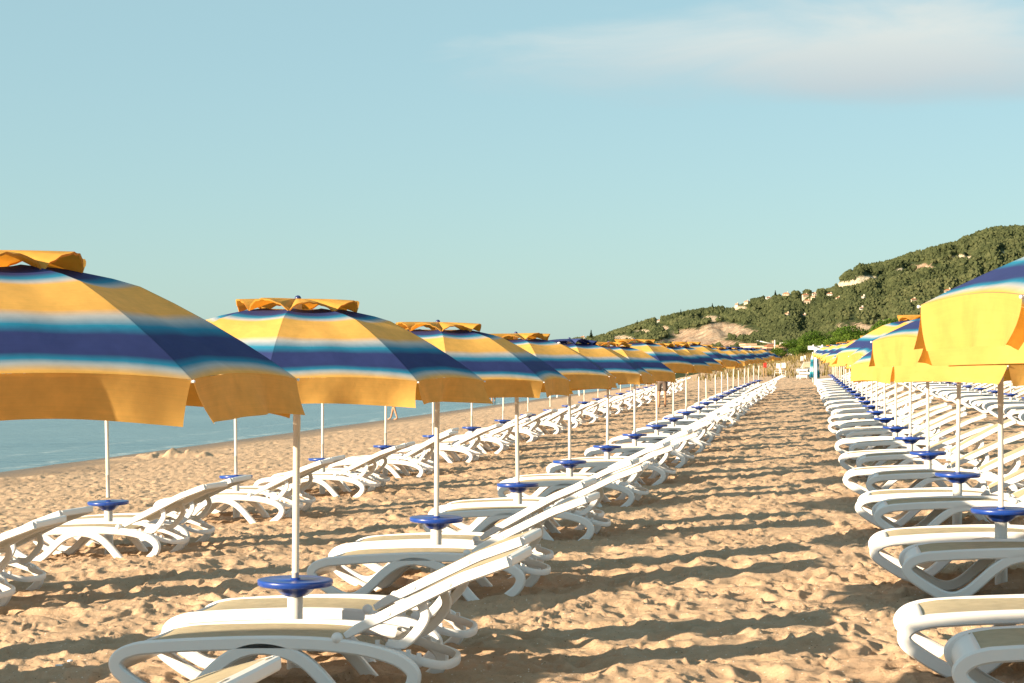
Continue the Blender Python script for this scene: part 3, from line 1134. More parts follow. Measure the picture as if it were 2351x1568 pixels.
def make_parasol(seed, vent, k=1.0):
    global PROF
    PROF = flatten(k)
    top = (1.846 - EAVE) * (k - 1)          # how much lower the crown sits
    root = empty('beach_parasol')
    m = MB()
    m.lathe([(0.0385, -0.25), (0.0385, 0.40), (0.0372, 0.408), (0.0001, 0.408)], 24)
    m.build('base_post', M['post'], root)
    m = MB()
    m.lathe([(0.0405, 0.385), (0.062, 0.392), (0.085, 0.413), (0.103, 0.430), (0.112, 0.436), (0.176, 0.438), (0.184, 0.444), (0.1855, 0.462), (0.183, 0.468),
             (0.176, 0.4700), (0.150, 0.4685), (0.026, 0.4685), (0.025, 0.477), (0.0185, 0.478), (0.0185, 0.40)], 56)
    m.build('tray_table', M['tray'], root)
    m = MB()
    m.lathe([(0.0178, 0.30), (0.0178, 0.500), (0.0196, 0.501), (0.0196, 0.507), (0.0172, 0.508), (0.0172, 1.20), (0.0186, 1.205), (0.0186, 1.84 + top)], 20)
    m.build('pole', M['pole'], root)
    can = obj('canopy', canopy_mesh(seed), M['canopy'], root)
    for p in range(8):
        obj('valance_flap', flap_mesh(p, seed), M['valance'], can)
    vc = obj('vent_cap', vent_mesh(seed), M[vent], can)
    vc.location.z = top
    m = MB()
    m.ball((0, 0, 1.853 + top), 0.016, 7, (1, 1, 0.9))
    m.build('finial', M['finial'], can)
    for p in range(8):
        a = p * math.pi / 4
        m = MB()
        pts = [(r * math.cos(a), r * math.sin(a), z - 0.007) for r, z in [(0.02, 1.80 + top)] + PROF]
        m.sweep(pts, 0.004, 0.004, 6)
        m.sweep([(0.022 * math.cos(a), 0.022 * math.sin(a), 1.42), (0.46 * math.cos(a), 0.46 * math.sin(a), 1.733 + top * 0.72)], 0.0035, 0.0035, 6)
        m.ball(((RC + 0.006) * math.cos(a), (RC + 0.006) * math.sin(a), 1.450), 0.0045, 5)
        m.build('rib', M['white'], can)
    return root


PP = {('y', 0): make_parasol(1, 'yellow'), ('y', 1): make_parasol(2, 'yellow'), ('y', 2): make_parasol(3, 'yellow'), ('n', 0): make_parasol(4, 'navyvent'),
      ('b', 0): make_parasol(5, 'yellow', 0.93), ('f', 0): make_parasol(6, 'yellow', 0.68)}
first_use = dict.fromkeys(PP, True)

# ------------------------------------------------------------------ sun loungers
FR = [(.20, .254), (.40, .263), (.70, .268), (.95, .262), (1.15, .242), (1.27, .217), (1.37, .180), (1.43, .125), (1.415, .06), (1.345, .0), (1.275, -.045), (1.20, -.066),
      (1.135, -.04), (1.08, .02), (1.0, .115), (.93, .180), (.85, .222), (.76, .243), (.68, .241), (.60, .216), (.52, .165), (.42, .078), (.36, .036), (.30, .014), (.235, .022),
      (.165, .058), (.09, .108), (.04, .150), (.03, .190), (.065, .226), (.13, .247)]
BX, BH = 1.085, 0.282        # hinge of the backrest


def lounger_back_profile(ang):
    a1, a2 = R(ang), R(ang - 6)
    p0 = (BX, BH)
    p1 = (BX + 0.62 * math.cos(a1), BH + 0.62 * math.sin(a1))
    p2 = (p1[0] + 0.235 * math.cos(a2), p1[1] + 0.235 * math.sin(a2))
    return p0, p1, p2


def make_lounger(ang):
    root = empty('sun_lounger')
    # origin: on the ground under the middle of the base; length along X, foot end at -X
    ox = 0.73
    W = 0.282
    for sy in (-1, 1):
        m = MB()
        pts = catmull([(x - ox, sy * W, h) for x, h in FR], 5, True)
        m.sweep(pts, 0.0305, 0.022, 12, (0, 1, 0), True, 5.0)
        f = m.build('side_frame', M['white'], root)
        k = MB()
        k.ball((BX - ox, sy * (W + 0.004), BH + 0.002), 0.027, 8, (1, 1.05, 1))
        k.build('hinge_knob', M['white'], f)
    # white end bar at the foot, wrapped over both frames
    m = MB()
    prof = [(.026, .160), (.028, .192), (.042, .222), (.066, .244), (.095, .259), (.115, .266)]
    vs, fs = [], []
    wy = W - 0.01
    for x, h in prof:
        vs += [(x - ox, -wy, h), (x - ox, wy, h)]
    for x, h in reversed(prof):
        vs += [(x - ox + 0.012, -wy, h - 0.016), (x - ox + 0.012, wy, h - 0.016)]
    nn = len(vs) // 2
    for i in range(nn):
        j = (i + 1) % nn
        fs.append((2 * i, 2 * j, 2 * j + 1, 2 * i + 1))
    m.add(vs, fs)
    m.build('foot_bar', M['white'], root)
    # sling of the seat
    prof = catmull([(.100, .2800, 0), (.20, .2955, 0), (.35, .301, 0), (.60, .302, 0), (.80, .297, 0), (.95, .289, 0), (1.07, .275, 0)], 3)
    m = MB()
    vs, fs = [], []
    ny = 10
    for p in prof:
        for j in range(ny + 1):
            y = -0.262 + 0.524 * j / ny
            e = abs(2 * j / ny - 1)
            vs.append((p.x - ox, y, p.y - 0.017 - 0.010 * (1 - e ** 2)))
    for i in range(len(prof) - 1):
        for j in range(ny):
            q = i * (ny + 1) + j
            fs.append((q, q + ny + 1, q + ny + 2, q + 1))
    m.add(vs, fs)
    m.build('seat_sling', M['sling'], root)
    # cross bars under the seat
    for x, h in ((0.42, 0.245), (0.86, 0.245)):
        m = MB()
        m.box((x - ox, 0, h), (0.05, 2 * W - 0.03, 0.022))
        m.build('cross_bar', M['white'], root)
    # backrest: two rails, head bar, sling
    p0, p1, p2 = lounger_back_profile(ang)
    br = empty('backrest')
    br.parent = root
    bw = 0.255
    for sy in (-1, 1):
        m = MB()
        pts = [(p0[0] - ox + 0.03, sy * bw, p0[1] + 0.008)]
        pts += [(p0[0] + (p1[0] - p0[0]) * t - ox, sy * bw, p0[1] + (p1[1] - p0[1]) * t) for t in (0.15, 0.4, 0.7, 0.93)]
        pts += [(p1[0] + 0.02 - ox, sy * bw, p1[1] + 0.007)]
        pts += [(p1[0] + (p2[0] - p1[0]) * t - ox, sy * bw, p1[1] + (p2[1] - p1[1]) * t) for t in (0.3, 0.7, 1.0)]
        m.sweep(pts, 0.026, 0.021, 12, (0, 1, 0), False, 5.0, taper=[0.55, 0.85, 1, 1, 1, 1, 1, 1, 0.96])
        for t in (0.12, 0.62):
            cx, cz = p0[0] + (p1[0] - p0[0]) * (t + 0.3) - ox, p0[1] + (p1[1] - p0[1]) * (t + 0.3)
            m.ball((cx, sy * (bw + 0.022), cz), 0.011, 5, (1, 0.35, 1))
        m.build('side_rail', M['white'], br)
    m = MB()
    m.sweep([(p2[0] - ox - 0.004, -bw, p2[1]), (p2[0] - ox, 0, p2[1] + 0.001), (p2[0] - ox - 0.004, bw, p2[1])], 0.020, 0.022, 10, (0, 0, 1), False, 4.0)
    m.build('head_bar', M['white'], br)
    m = MB()
    vs, fs = [], []
    bp = catmull([(p0[0] + 0.03, p0[1] + 0.032, 0), ((p0[0] + p1[0]) / 2, (p0[1] + p1[1]) / 2 + 0.033, 0), (p1[0], p1[1] + 0.034, 0), (p2[0] - 0.005, p2[1] + 0.028, 0)], 3)
    for p in bp:
        for j in range(ny + 1):
            y = -0.248 + 0.496 * j / ny
            e = abs(2 * j / ny - 1)
            vs.append((p.x - ox, y, p.y - 0.010 * (1 - e ** 2) - (0.005 if e > 0.99 else 0)))
    for i in range(len(bp) - 1):
        for j in range(ny):
            q = i * (ny + 1) + j
            fs.append((q, q + ny + 1, q + ny + 2, q + 1))
    m.add(vs, fs)
    m.build('back_sling', M['sling'], br)
    # bow that props the backrest and the notched rack it stands in
    sx, sz = p0[0] + (p1[0] - p0[0]) * 0.66, p0[1] + (p1[1] - p0[1]) * 0.66
    m = MB()
    for sy in (-1, 1):
        pts = catmull([(sx - ox, sy * 0.225, sz - 0.012), (sx + 0.022 - ox, sy * 0.222, sz - 0.075), (sx - 0.01 - ox, sy * 0.217, sz - 0.135), (sx - 0.085 - ox, sy * 0.210, 0.245), (sx - 0.16 - ox, sy * 0.205, 0.246)], 4)
        m.sweep(pts, 0.022, 0.011, 8, (0, 1, 0), False, 5)
    m.box((sx - 0.15 - ox, 0, 0.243), (0.035, 0.42, 0.02))
    m.build('back_prop', M['white'], root)
    m = MB()
    rk = [(1.235, -.205, .232), (1.32, -.205, .205), (1.42, -.202, .172), (1.50, -.185, .148), (1.545, -.13, .135), (1.56, 0, .131),
          (1.545, .13, .135), (1.50, .185, .148), (1.42, .202, .172), (1.32, .205, .205), (1.235, .205, .232)]
    m.sweep(catmull([(x - ox, y, h) for x, y, h in rk], 3), 0.013, 0.019, 8, (0, 0, 1), False, 5)
    for sy in (-1, 1):
        for i in range(5):
            t = i / 4
            m.box((1.25 + 0.19 * t - ox, sy * 0.205, 0.250 - 0.061 * t), (0.018, 0.02, 0.026))
    m.build('notched_rack', M['white'], root)
    return root


LP = {0: make_lounger(24), 1: make_lounger(21), 2: make_lounger(27)}
lused = dict.fromkeys(LP, True)

ORD = ['', 'first', 'second', 'third', 'fourth', 'fifth', 'sixth', 'seventh', 'eighth', 'ninth', 'tenth', 'eleventh', 'twelfth', 'thirteenth', 'fourteenth', 'fifteenth',
       'sixteenth', 'seventeenth', 'eighteenth', 'nineteenth', 'twentieth', 'twenty-first', 'twenty-second', 'twenty-third', 'twenty-fourth']
rnd = random.Random(5)


def put_parasol(x, y, label, group, rot=None, dh=0.0, vent='y', lean=None, shape=None):
    key = ('n', 0) if vent == 'n' else ('y', rnd.randrange(3))
    if shape:
        key = (shape, 0)
    p = PP[key]
    if first_use[key]:
        o, first_use[key] = p, False
    else:
        o = copy_tree(p)
    o.location = (x, y, gz(x, y))
    if lean is None:
        lean = (rnd.uniform(-0.022, 0.022), rnd.uniform(-0.022, 0.022))
    q = Quaternion((1, 0, 0), lean[0]) @ Quaternion((0, 1, 0), lean[1])
    rz = rnd.uniform(0, 0.78) if rot is None else R(rot)
    # the canopy alone turns about the pole
    o.rotation_euler = q.to_euler()
    for ch in o.children:
        if ch.name.startswith('canopy'):
            ch.rotation_euler = (0, 0, rz)
            ch.location = (0, 0, dh)
        elif ch.name.startswith('pole'):
            ch.location = (0, 0, dh)
    tag(o, label, 'parasol', group)
    return o


YAW = -math.atan(0.1534) * 1.2     # loungers stand square to the rows


def put_lounger(x, y, label, group, rz=0.0, kind=None):
    rz = rz + YAW
    k = rnd.choice([0, 0, 0, 0, 1, 2]) if kind is None else kind
    if lused[k]:
        o, lused[k] = LP[k], False
    else:
        o = copy_tree(LP[k])
    z0, z1 = gz(x - 0.5, y), gz(x + 0.5, y)
    o.location = (x, y, (z0 + z1) / 2 + rnd.uniform(-0.004, 0.006))
    o.rotation_euler = (rnd.uniform(-0.01, 0.01), -math.atan2(z1 - z0, 1.0) * 0.8 + rnd.uniform(-0.006, 0.006), rz)
    tag(o, label, 'sun lounger', group)
    return o


def row_x(u, y):
    return (u - U0 + 0.1516 * y) / 0.9884


ROWS = {  # u of the row, first depth, number of parasols, how the row is named in the labels
    'A': (-3.75, 13.36 - 2 * 3.15 * KY, 23, 'in the row nearest the sea'),
    'B': (0.0, 1.43 * KY, 22, 'in the row left of the aisle'),
    'C': (3.72, 3.75 * KY, 23, 'in the row right of the aisle'),
    'D': (7.50, 28.4 * KY, 20, 'in the second row right of the aisle'),
    'E': (11.25, 56.8 * KY, 10, 'in the third row right of the aisle'),
}
B_X = {0: -57, 1: 677, 2: 1001, 3: 1190, 4: 1308, 5: 1393, 6: 1457, 7: 1508, 8: 1545, 9: 1575, 10: 1604, 11: 1622, 12: 1643, 13: 1657, 14: 1672, 15: 1683, 16: 1696, 17: 1709, 18: 1719, 19: 1731, 20: 1741}
B_ROT = {0: -38.5, 1: -47, 2: -38, 3: -30, 4: -36}
B_DH = {0: 0.036, 1: 0.0, 2: -0.03, 3: -0.05, 4: -0.045, 5: -0.04, 6: 0.04, 7: 0.0, 8: 0.02, 9: 0.08}
B_NAVY = {4, 13, 15, 16, 17, 18, 20}
C_X = {0: 3016, 1: 2507, 2: 2297, 3: 2196, 4: 2130, 5: 2089, 6: 2055, 7: 2032, 8: 2012, 9: 2000, 10: 1990}
C_ROT = {0: 163, 1: 163.5, 2: 168}
C_DH = {0: 0.07, 1: 0.02, 2: -0.09, 3: -0.03}

FIRST = {'A': 1, 'B': 0, 'C': 0, 'D': 2, 'E': 2}     # index of the first parasol the picture shows in each row
for rn, (u, y0, n, where) in ROWS.items():
    for i in range(n):
        y = y0 + 3.15 * KY * i
        if rn == 'C' and i >= 1:
            y = (6.67 + 3.15 * (i - 1)) * KY
        x = row_x(u, y)
        rot, dh, vent = None, rnd.uniform(-0.05, 0.04), 'y'
        if rn == 'B':
            i -= 1  # below zero: an unseen parasol, added for its shadow on the right-hand row
            y = (4.58 + 3.15 * i) * KY + (0.0 if i < 3 else rnd.uniform(-0.12, 0.12))
            x = (B_X[i] - 1175.5) / FPX * y if i >= 0 else row_x(u, y)
            rot, dh = B_ROT.get(i), B_DH.get(i, dh)
            vent = 'n' if i in B_NAVY else 'y'
        elif rn == 'C':
            if i in C_X:
                x = (C_X[i] - 1175.5) / FPX * y
            elif i > 10:
                x += 0.25
            rot, dh = C_ROT.get(i), C_DH.get(i, dh)
            vent = 'n' if i in (9, 14, 19) else 'y'
        elif rn in 'DE':
            vent = 'n' if (i * 7 + len(rn)) % 5 == 0 else 'y'
        else:
            i -= 2  # negative ones are unseen parasols, added to shade the next row's loungers
            y += rnd.uniform(-0.1, 0.1)
            dh += 0.20  # canopies set higher so that their shadows reach the next row
            vent = 'n' if i in (7, 13) else 'y'
        cap = 'dark blue' if vent == 'n' else 'yellow'
        k1 = i - FIRST[rn] + 1
        nth = ORD[k1] if k1 > 0 else ''
        cut = ['just off', 'farther off', 'well off'][min(-k1, 2)] if k1 <= 0 else ''
        edge = 'left' if rn in 'AB' else 'right'
        plab = f'striped parasol with {cap} cap, {nth} {where}' if nth else f'{cap} capped unseen parasol {cut} the {edge} edge {where}'.replace('right of the aisle', 'right of aisle')
        put_parasol(x, y, plab, 'striped parasols in rows on the beach', rot, dh, vent,
                    (0.0, 0.008) if (rn == 'B' and i < 2) else (0.0, 0.0) if (rn == 'C' and i < 3) else None, 'b' if (rn == 'B' and i == 0) else 'f' if (rn == 'C' and i < 2) else None)
        for side, dy in (('near', -0.50), ('far', 0.53)):
            lx, ly = x + rnd.uniform(-0.05, 0.05), y + dy + rnd.uniform(-0.03, 0.03)
            rz = rnd.uniform(-0.035, 0.035)
            kind = None
            if rn == 'B' and i == 0:
                lx -= 0.29
                ly -= 0.16
                kind, rz = 1, 0.0
            if rn == 'A' and i < 4:
                kind = 0
            if rn == 'B' and i == 1:
                lx, rz, kind = x + (0.0 if side == 'near' else 0.06), 0.0, 0
            if rn == 'C' and i in (1, 2):
                lx, rz = x + 0.02, 0.01
            if (rn == 'A' and i < -1) or (rn == 'B' and i < 0):
                continue
            llab = f'white lounger, {side} side of the {nth} parasol {where}' if nth else f'{side} lounger {cut} the {edge} edge, {where}'
            put_lounger(lx, ly, llab, 'white sun loungers in rows on the beach', rz, kind)

def pebble(px, py, r, mat, lab, name, cat, seed, sq=(1.3, 1.0, 0.6)):
    v, f = ico(3)
    g = np.random.default_rng(seed)
    n = 1 + 0.35 * fbm(v[:, 0] * 1.3 + seed, v[:, 1] * 1.3 + v[:, 2], 3, seed)
    me = np_mesh(name, v * n[:, None] * np.array(sq) * r, f, True)
    p = at(px, py)
    o = obj(name, me, mat, None, p + Vector((0, 0, r * sq[2] * 0.35)))
    o.rotation_euler = (0, 0, seed)
    tag(o, lab, cat)


pebble(843, 944, 0.13, M['wood'], 'tan rock on the sand beside the water under the second parasol', 'rock', 'rock', 3)
pebble(936, 954, 0.16, M['dark'], 'flat dark clump of weed on the sand near the shore', 'seaweed_clump', 'seaweed', 5, (2.0, 0.8, 0.3))
pebble(163, 1519, 0.015, M['shirt'], 'white shell on the bottom left sand, nearer the first lounger', 'shell', 'shell', 8, (1.6, 1.0, 0.4))
pebble(137, 1527, 0.014, M['shirt'], 'smaller white shell left of the other on the bottom left sand', 'shell', 'shell', 9, (1.5, 1.0, 0.4))

# ------------------------------------------------------------------ people
def skin_mesh(name, verts, edges, radii, mat, parent=None, sub=2):
    me = bpy.data.meshes.new(name)
    me.from_pydata(verts, edges, [])
    o = obj(name, me, mat, parent)
    md = o.modifiers.new('skin', 'SKIN')
    sv = me.skin_vertices[0].data if me.skin_vertices else None
    if sv is None:
        bpy.context.view_layer.update()
        sv = me.skin_vertices[0].data
    for i, r in enumerate(radii):
        sv[i].radius = (r, r) if not isinstance(r, tuple) else r
        sv[i].use_root = (i == 0)
    md.use_smooth_shade = True
    sb = o.modifiers.new('sub', 'SUBSURF')
    sb.levels = sub
    sb.render_levels = sub
    return o


def person(loc, rz, top, bottom, label, scale=1.0, stride=0.10, arm_out=0.0, hair='hair', bag=False):
    root = empty('person', loc, rz)
    root.scale = (scale,) * 3
    st = stride
    # faces +Y; pelvis root
    V = [(0, 0, 0.95), (0, 0.0, 1.10), (0, 0.0, 1.28), (0, 0.0, 1.42), (0, 0.01, 1.50), (0, 0.025, 1.57), (0, 0.03, 1.66), (0, 0.03, 1.73),
         (0.09, 0, 0.90), (0.10, st * 0.5, 0.50), (0.10, st, 0.09), (0.105, st + 0.10, 0.03), (0.11, st + 0.17, 0.025),
         (-0.09, 0, 0.90), (-0.10, -st * 0.3, 0.50), (-0.10, -st, 0.09), (-0.105, -st + 0.10, 0.03), (-0.11, -st + 0.17, 0.025),
         (0.17, 0, 1.41), (0.235 + arm_out * 0.5, -0.02, 1.13), (0.25 + arm_out, 0.05, 0.90), (0.25 + arm_out, 0.075, 0.82),
         (-0.17, 0, 1.41), (-0.235 - arm_out * 0.5, -0.02, 1.13), (-0.25 - arm_out, 0.06, 0.90), (-0.25 - arm_out, 0.085, 0.82)]
    E = [(0, 1), (1, 2), (2, 3), (3, 4), (4, 5), (5, 6), (6, 7), (0, 8), (8, 9), (9, 10), (10, 11), (11, 12), (0, 13), (13, 14), (14, 15), (15, 16), (16, 17),
         (3, 18), (18, 19), (19, 20), (20, 21), (3, 22), (22, 23), (23, 24), (24, 25)]
    Rr = [(0.14, 0.105), (0.125, 0.095), (0.15, 0.105), (0.13, 0.09), 0.058, 0.075, 0.098, 0.06,
          0.085, 0.056, 0.036, 0.038, 0.028, 0.085, 0.056, 0.036, 0.038, 0.028,
          0.055, 0.042, 0.028, 0.026, 0.055, 0.042, 0.028, 0.026]
    # fingers and thumb of both hands
    for hnd, sx in ((21, 1), (25, -1)):
        hx, hy, hz = V[hnd]
        for j, (dy, ln) in enumerate(((-0.030, 0.062), (-0.010, 0.076), (0.010, 0.080), (0.030, 0.070))):
            b0 = len(V)
            V += [(hx, hy + dy, hz - 0.035), (hx - sx * 0.012, hy + dy * 1.15 + 0.006, hz - 0.035 - ln)]
            E += [(hnd, b0), (b0, b0 + 1)]
            Rr += [0.009, 0.007]
        b0 = len(V)
        V += [(hx - sx * 0.01, hy + 0.040, hz - 0.005), (hx - sx * 0.02, hy + 0.058, hz - 0.045)]
        E += [(hnd, b0), (b0, b0 + 1)]
        Rr += [0.010, 0.008]
    skin_mesh('body', V, E, Rr, M['skin'], root, 1)
    # face: nose, ears, eyes, mouth
    m = MB()
    m.ball((0, 0.125, 1.655), 0.016, 5, (0.8, 1.1, 1.3))
    m.ball((0.096, 0.02, 1.655), 0.025, 5, (0.35, 0.7, 1))
    m.ball((-0.096, 0.02, 1.655), 0.025, 5, (0.35, 0.7, 1))
    m.build('nose_and_ears', M['skin'], root)
    m = MB()
    m.ball((0.035, 0.115, 1.685), 0.010, 5)
    m.ball((-0.035, 0.115, 1.685), 0.010, 5)
    m.ball((0, 0.112, 1.605), 0.012, 5, (1.8, 0.6, 0.4))
    m.build('eyes_and_mouth', M['dark'], root)
    m = MB()
    m.ball((0, 0.012, 1.70), 0.112, 10, (1, 1.08, 0.85))
    m.build('hair', M[hair], root)
    # shorts
    SV = [(0, 0, 0.99), (0, 0, 0.93), (0.09, 0, 0.86), (0.105, st * 0.38, 0.60), (0.105, st * 0.47, 0.53), (-0.09, 0, 0.86), (-0.105, -st * 0.2, 0.60), (-0.105, -st * 0.27, 0.53)]
    skin_mesh('shorts', SV, [(0, 1), (1, 2), (2, 3), (3, 4), (1, 5), (5, 6), (6, 7)],
              [(0.165, 0.125), (0.17, 0.13), 0.108, 0.098, 0.095, 0.108, 0.098, 0.095], M[bottom], root, 1)
    # shirt
    TV = [(0, 0, 0.94), (0, 0, 1.12), (0, 0, 1.30), (0, 0, 1.42), (0, 0.005, 1.475), (0.17, 0, 1.41), (0.225 + arm_out * 0.35, -0.012, 1.22), (-0.17, 0, 1.41), (-0.225 - arm_out * 0.35, -0.012, 1.22)]
    skin_mesh('shirt', TV, [(0, 1), (1, 2), (2, 3), (3, 4), (3, 5), (5, 6), (3, 7), (7, 8)],
              [(0.185, 0.14), (0.165, 0.125), (0.172, 0.125), (0.15, 0.105), 0.07, 0.075, 0.066, 0.075, 0.066], M[top], root, 1)
    tag(root, label, 'person', 'people walking on the beach')
    return root


p = at(1520, 934)
person(p + Vector((0, 0, -0.02)), R(-6), 'shirt', 'shorts', 'person in white top and grey brown shorts walking between two lounger rows', 1.0, 0.06, 0.05)
p = at(905, 963)
person(p + Vector((0, 0, -0.02)), R(60), 'lime', 'dark', 'person in lime top and dark shorts walking along the waterline', 0.97, 0.22, 0.03)
p = at(1133, 927)
ps = person(p + Vector((0, 0, -0.02)), R(15), 'green', 'maroon', 'person in green shirt and maroon shorts carrying a white bag', 0.98, 0.08, 0.04)
m = MB()
m.ball((0, 0, -0.16), 0.15, 8, (0.8, 1.0, 0.9))
m.sweep([(0, -0.02, -0.05), (0, -0.01, 0.06), (0, 0.01, 0.06), (0, 0.02, -0.05)], 0.01, 0.01, 6, (1, 0, 0))
bag = m.build('beach_bag', M['shirt'])
bag.location = p + Vector((0.36, 0.05, 0.76))
tag(bag, 'white beach bag held by the person in the green shirt', 'bag')

# ------------------------------------------------------------------ lifeguard tower by the water
p = at(1305, 911)
tw = empty('lifeguard_tower', p)
HT = 1.75
for sx in (-1, 1):
    for sy in (-1, 1):
        m = MB()
        m.sweep([(sx * 0.75, sy * 0.7, -0.2), (sx * 0.5, sy * 0.5, HT)], 0.045, 0.045, 6, (0, 1, 0))
        m.sweep([(sx * 0.5, sy * 0.5, HT), (sx * 0.5, sy * 0.5, 3.3)], 0.03, 0.03, 6, (0, 1, 0))
        m.build('leg', M['white'], tw)
m = MB(); m.box((0, 0, HT), (1.2, 1.2, 0.09)); m.build('platform', M['yelpaint'], tw)
m = MB()
for sy in (-1, 1):
    m.sweep([(-1.25, sy * 0.22, -0.1), (-0.55, sy * 0.22, HT)], 0.025, 0.025, 6, (0, 1, 0))
for i in range(6):
    t = (i + 0.5) / 6
    m.sweep([(-1.25 + 0.7 * t, -0.22, -0.1 + (HT + 0.1) * t), (-1.25 + 0.7 * t, 0.22, -0.1 + (HT + 0.1) * t)], 0.02, 0.02, 6)
m.build('ladder', M['white'], tw)
m = MB()
m.box((0.15, 0, 3.35), (1.75, 1.3, 0.07))
m.sweep([(-0.62, -0.6, 3.44), (-0.62, 0, 3.45), (-0.62, 0.6, 3.44)], 0.16, 0.14, 10)
m.build('roof', M['shirt'], tw)
m = MB(); m.sweep([(0.98, -0.5, 3.32), (0.98, -0.5, 3.8)], 0.018, 0.018, 6, (0, 1, 0)); m.build('flag_staff', M['pole'], tw)
m = MB(); m.box((0.1, 0.1, HT + 0.30), (0.5, 0.5, 0.5)); m.build('seat', M['white'], tw)
tag(tw, 'white lifeguard tower with a ladder and flat awning near the water', 'lifeguard tower')

# ------------------------------------------------------------------ far end of the aisle
Y = 74.0 * KY
x0 = (1872 - 1175.5) / FPX * Y
z0 = gz(x0, Y)
pg = empty('pergola', (x0, Y, z0), -0.16)
ht = CAM_Z + (835 - 798) / FPX * Y - z0
for px_, py_ in ((0, 0), (3.2, 0), (0, 2.8), (3.2, 2.8)):
    m = MB(); m.box((px_, py_, ht / 2 - 0.15), (0.14, 0.14, ht + 0.1)); m.build('post', M['white'], pg)
for py_ in (0, 2.8):
    m = MB(); m.box((1.6, py_, ht), (3.9, 0.12, 0.16)); m.build('beam', M['white'], pg)
for i in range(9):
    m = MB(); m.box((-0.1 + 0.42 * i, 1.4, ht + 0.10), (0.06, 3.4, 0.07)); m.build('slat', M['white'], pg)
tag(pg, 'white pergola frame at the far end of the right hand row', 'pergola')


def folded(px, py0, py1, Y, lab):
    x = (px - 1175.5) / FPX * Y
    z = gz(x, Y)
    h = CAM_Z + (835 - py0) / FPX * Y - z
    root = empty('folded_parasol', (x, Y, z))
    m = MB(); m.lathe([(0.02, -0.2), (0.02, h - 0.02), (0.001, h)], 10); m.build('pole', M['pole'], root)
    m = MB()
    pr = [(0.03, h - 0.05), (0.08, h - 0.3), (0.11, h - 0.7), (0.14, h - 1.1), (0.13, h - 1.25), (0.03, h - 1.25)]
    vs, fs = [], []
    n = 32
    for i in range(n):
        a = 2 * math.pi * i / n
        for j, (r, z_) in enumerate(pr):
            k = 1 + 0.28 * math.cos(8 * a) * (1 if 0 < j < 5 else 0)
            vs.append((r * k * math.cos(a), r * k * math.sin(a), z_))
    for i in range(n):
        k = (i + 1) % n
        for j in range(5):
            fs.append((i * 6 + j, i * 6 + j + 1, k * 6 + j + 1, k * 6 + j))
    m.add(vs, fs)
    cn = m.build('canopy', M['tealband'], root)
    m = MB(); m.ball((0, 0, h), 0.035, 5); m.build('finial', M['white'], root)
    tag(root, lab, 'parasol', 'closed teal parasols by the pergola')


def tealband(k):
    z = k.n('ShaderNodeSeparateXYZ', {0: k.n('ShaderNodeTexCoord').outputs['Object']}).outputs[2]
    f = k.math('FRACT', k.math('MULTIPLY', z, 1.6))
    return k.ramp(f, [(0.0, (0.70, 0.72, 0.72)), (0.18, (0.30, 0.50, 0.55)), (0.35, (0.01, 0.20, 0.30)), (0.6, (0.008, 0.09, 0.17)), (0.8, (0.02, 0.26, 0.34)), (1.0, (0.70, 0.72, 0.72))])


M['tealband'] = cloth('banded_teal_cloth', tealband, 0.15)
folded(1866, 810, 862, 95.0, 'closed teal and white parasol, left one of two by the pergola post')
folded(1874.5, 814, 862, 99.0, 'closed teal and white parasol, right one of two by the pergola post')


def plastic_chair(loc, rz, lab):
    root = empty('plastic_chair', loc, rz)
    m = MB(); m.box((0, 0, 0.42), (0.44, 0.44, 0.035)); m.build('seat', M['white'], root)
    m = MB()
    pts = catmull([(-0.2, -0.20, 0.44), (-0.22, -0.26, 0.65), (-0.18, -0.29, 0.83), (0, -0.30, 0.86), (0.18, -0.29, 0.83), (0.22, -0.26, 0.65), (0.2, -0.20, 0.44)], 4)
    m.sweep(pts, 0.02, 0.02, 8, (0, 1, 0))
    for i in range(4):
        x = -0.12 + 0.08 * i
        m.sweep([(x, -0.21, 0.44), (x, -0.29, 0.84)], 0.022, 0.008, 6, (0, 1, 0))
    m.build('backrest', M['white'], root)
    for sx in (-1, 1):
        m = MB(); m.sweep(catmull([(sx * 0.22, -0.26, 0.63), (sx * 0.25, 0.0, 0.65), (sx * 0.25, 0.18, 0.62), (sx * 0.24, 0.2, 0.44)], 4), 0.022, 0.012, 8); m.build('armrest', M['white'], root)
        for sy in (-1, 1):
            m = MB(); m.sweep([(sx * 0.2, sy * 0.2, 0.42), (sx * 0.25, sy * 0.25, -0.03)], 0.022, 0.022, 6, (0, 1, 0)); m.build('leg', M['white'], root)
    root.scale = (0.66,) * 3
    tag(root, lab, 'chair', 'white plastic chairs at the end of the aisle')


p = at(1784, 866)
plastic_chair(p, R(80), 'white plastic armchair, left one at the end of the sand aisle')
p = at(1797, 866)
plastic_chair(p, R(-75), 'white plastic armchair facing left at the end of the sand aisle')
p = at(1771, 866)
m = MB()
m.box((0, 0, 0.12), (0.95, 0.3, 0.05)); m.box((-0.35, 0, 0.05), (0.06, 0.26, 0.14)); m.box((0.35, 0, 0.05), (0.06, 0.26, 0.14))
o = m.build('low_bench', M['darkwood']); o.location = p
tag(o, 'low dark wooden bench on the sand left of the white chairs', 'bench')

# loungers heaped by the pergola
p = at(1853, 872)
for i, (dx, dz, rz) in enumerate(((0, 0, 1.45), (0.12, 0.17, 1.5), (0.05, 0.34, 1.4))):
    o = put_lounger(p.x + dx, p.y + 1.2, ['bottom', 'middle', 'top'][i] + ' white lounger of the stack beside the pergola post', 'loungers stacked by the pergola', rz, 1)
    o.location.z += dz

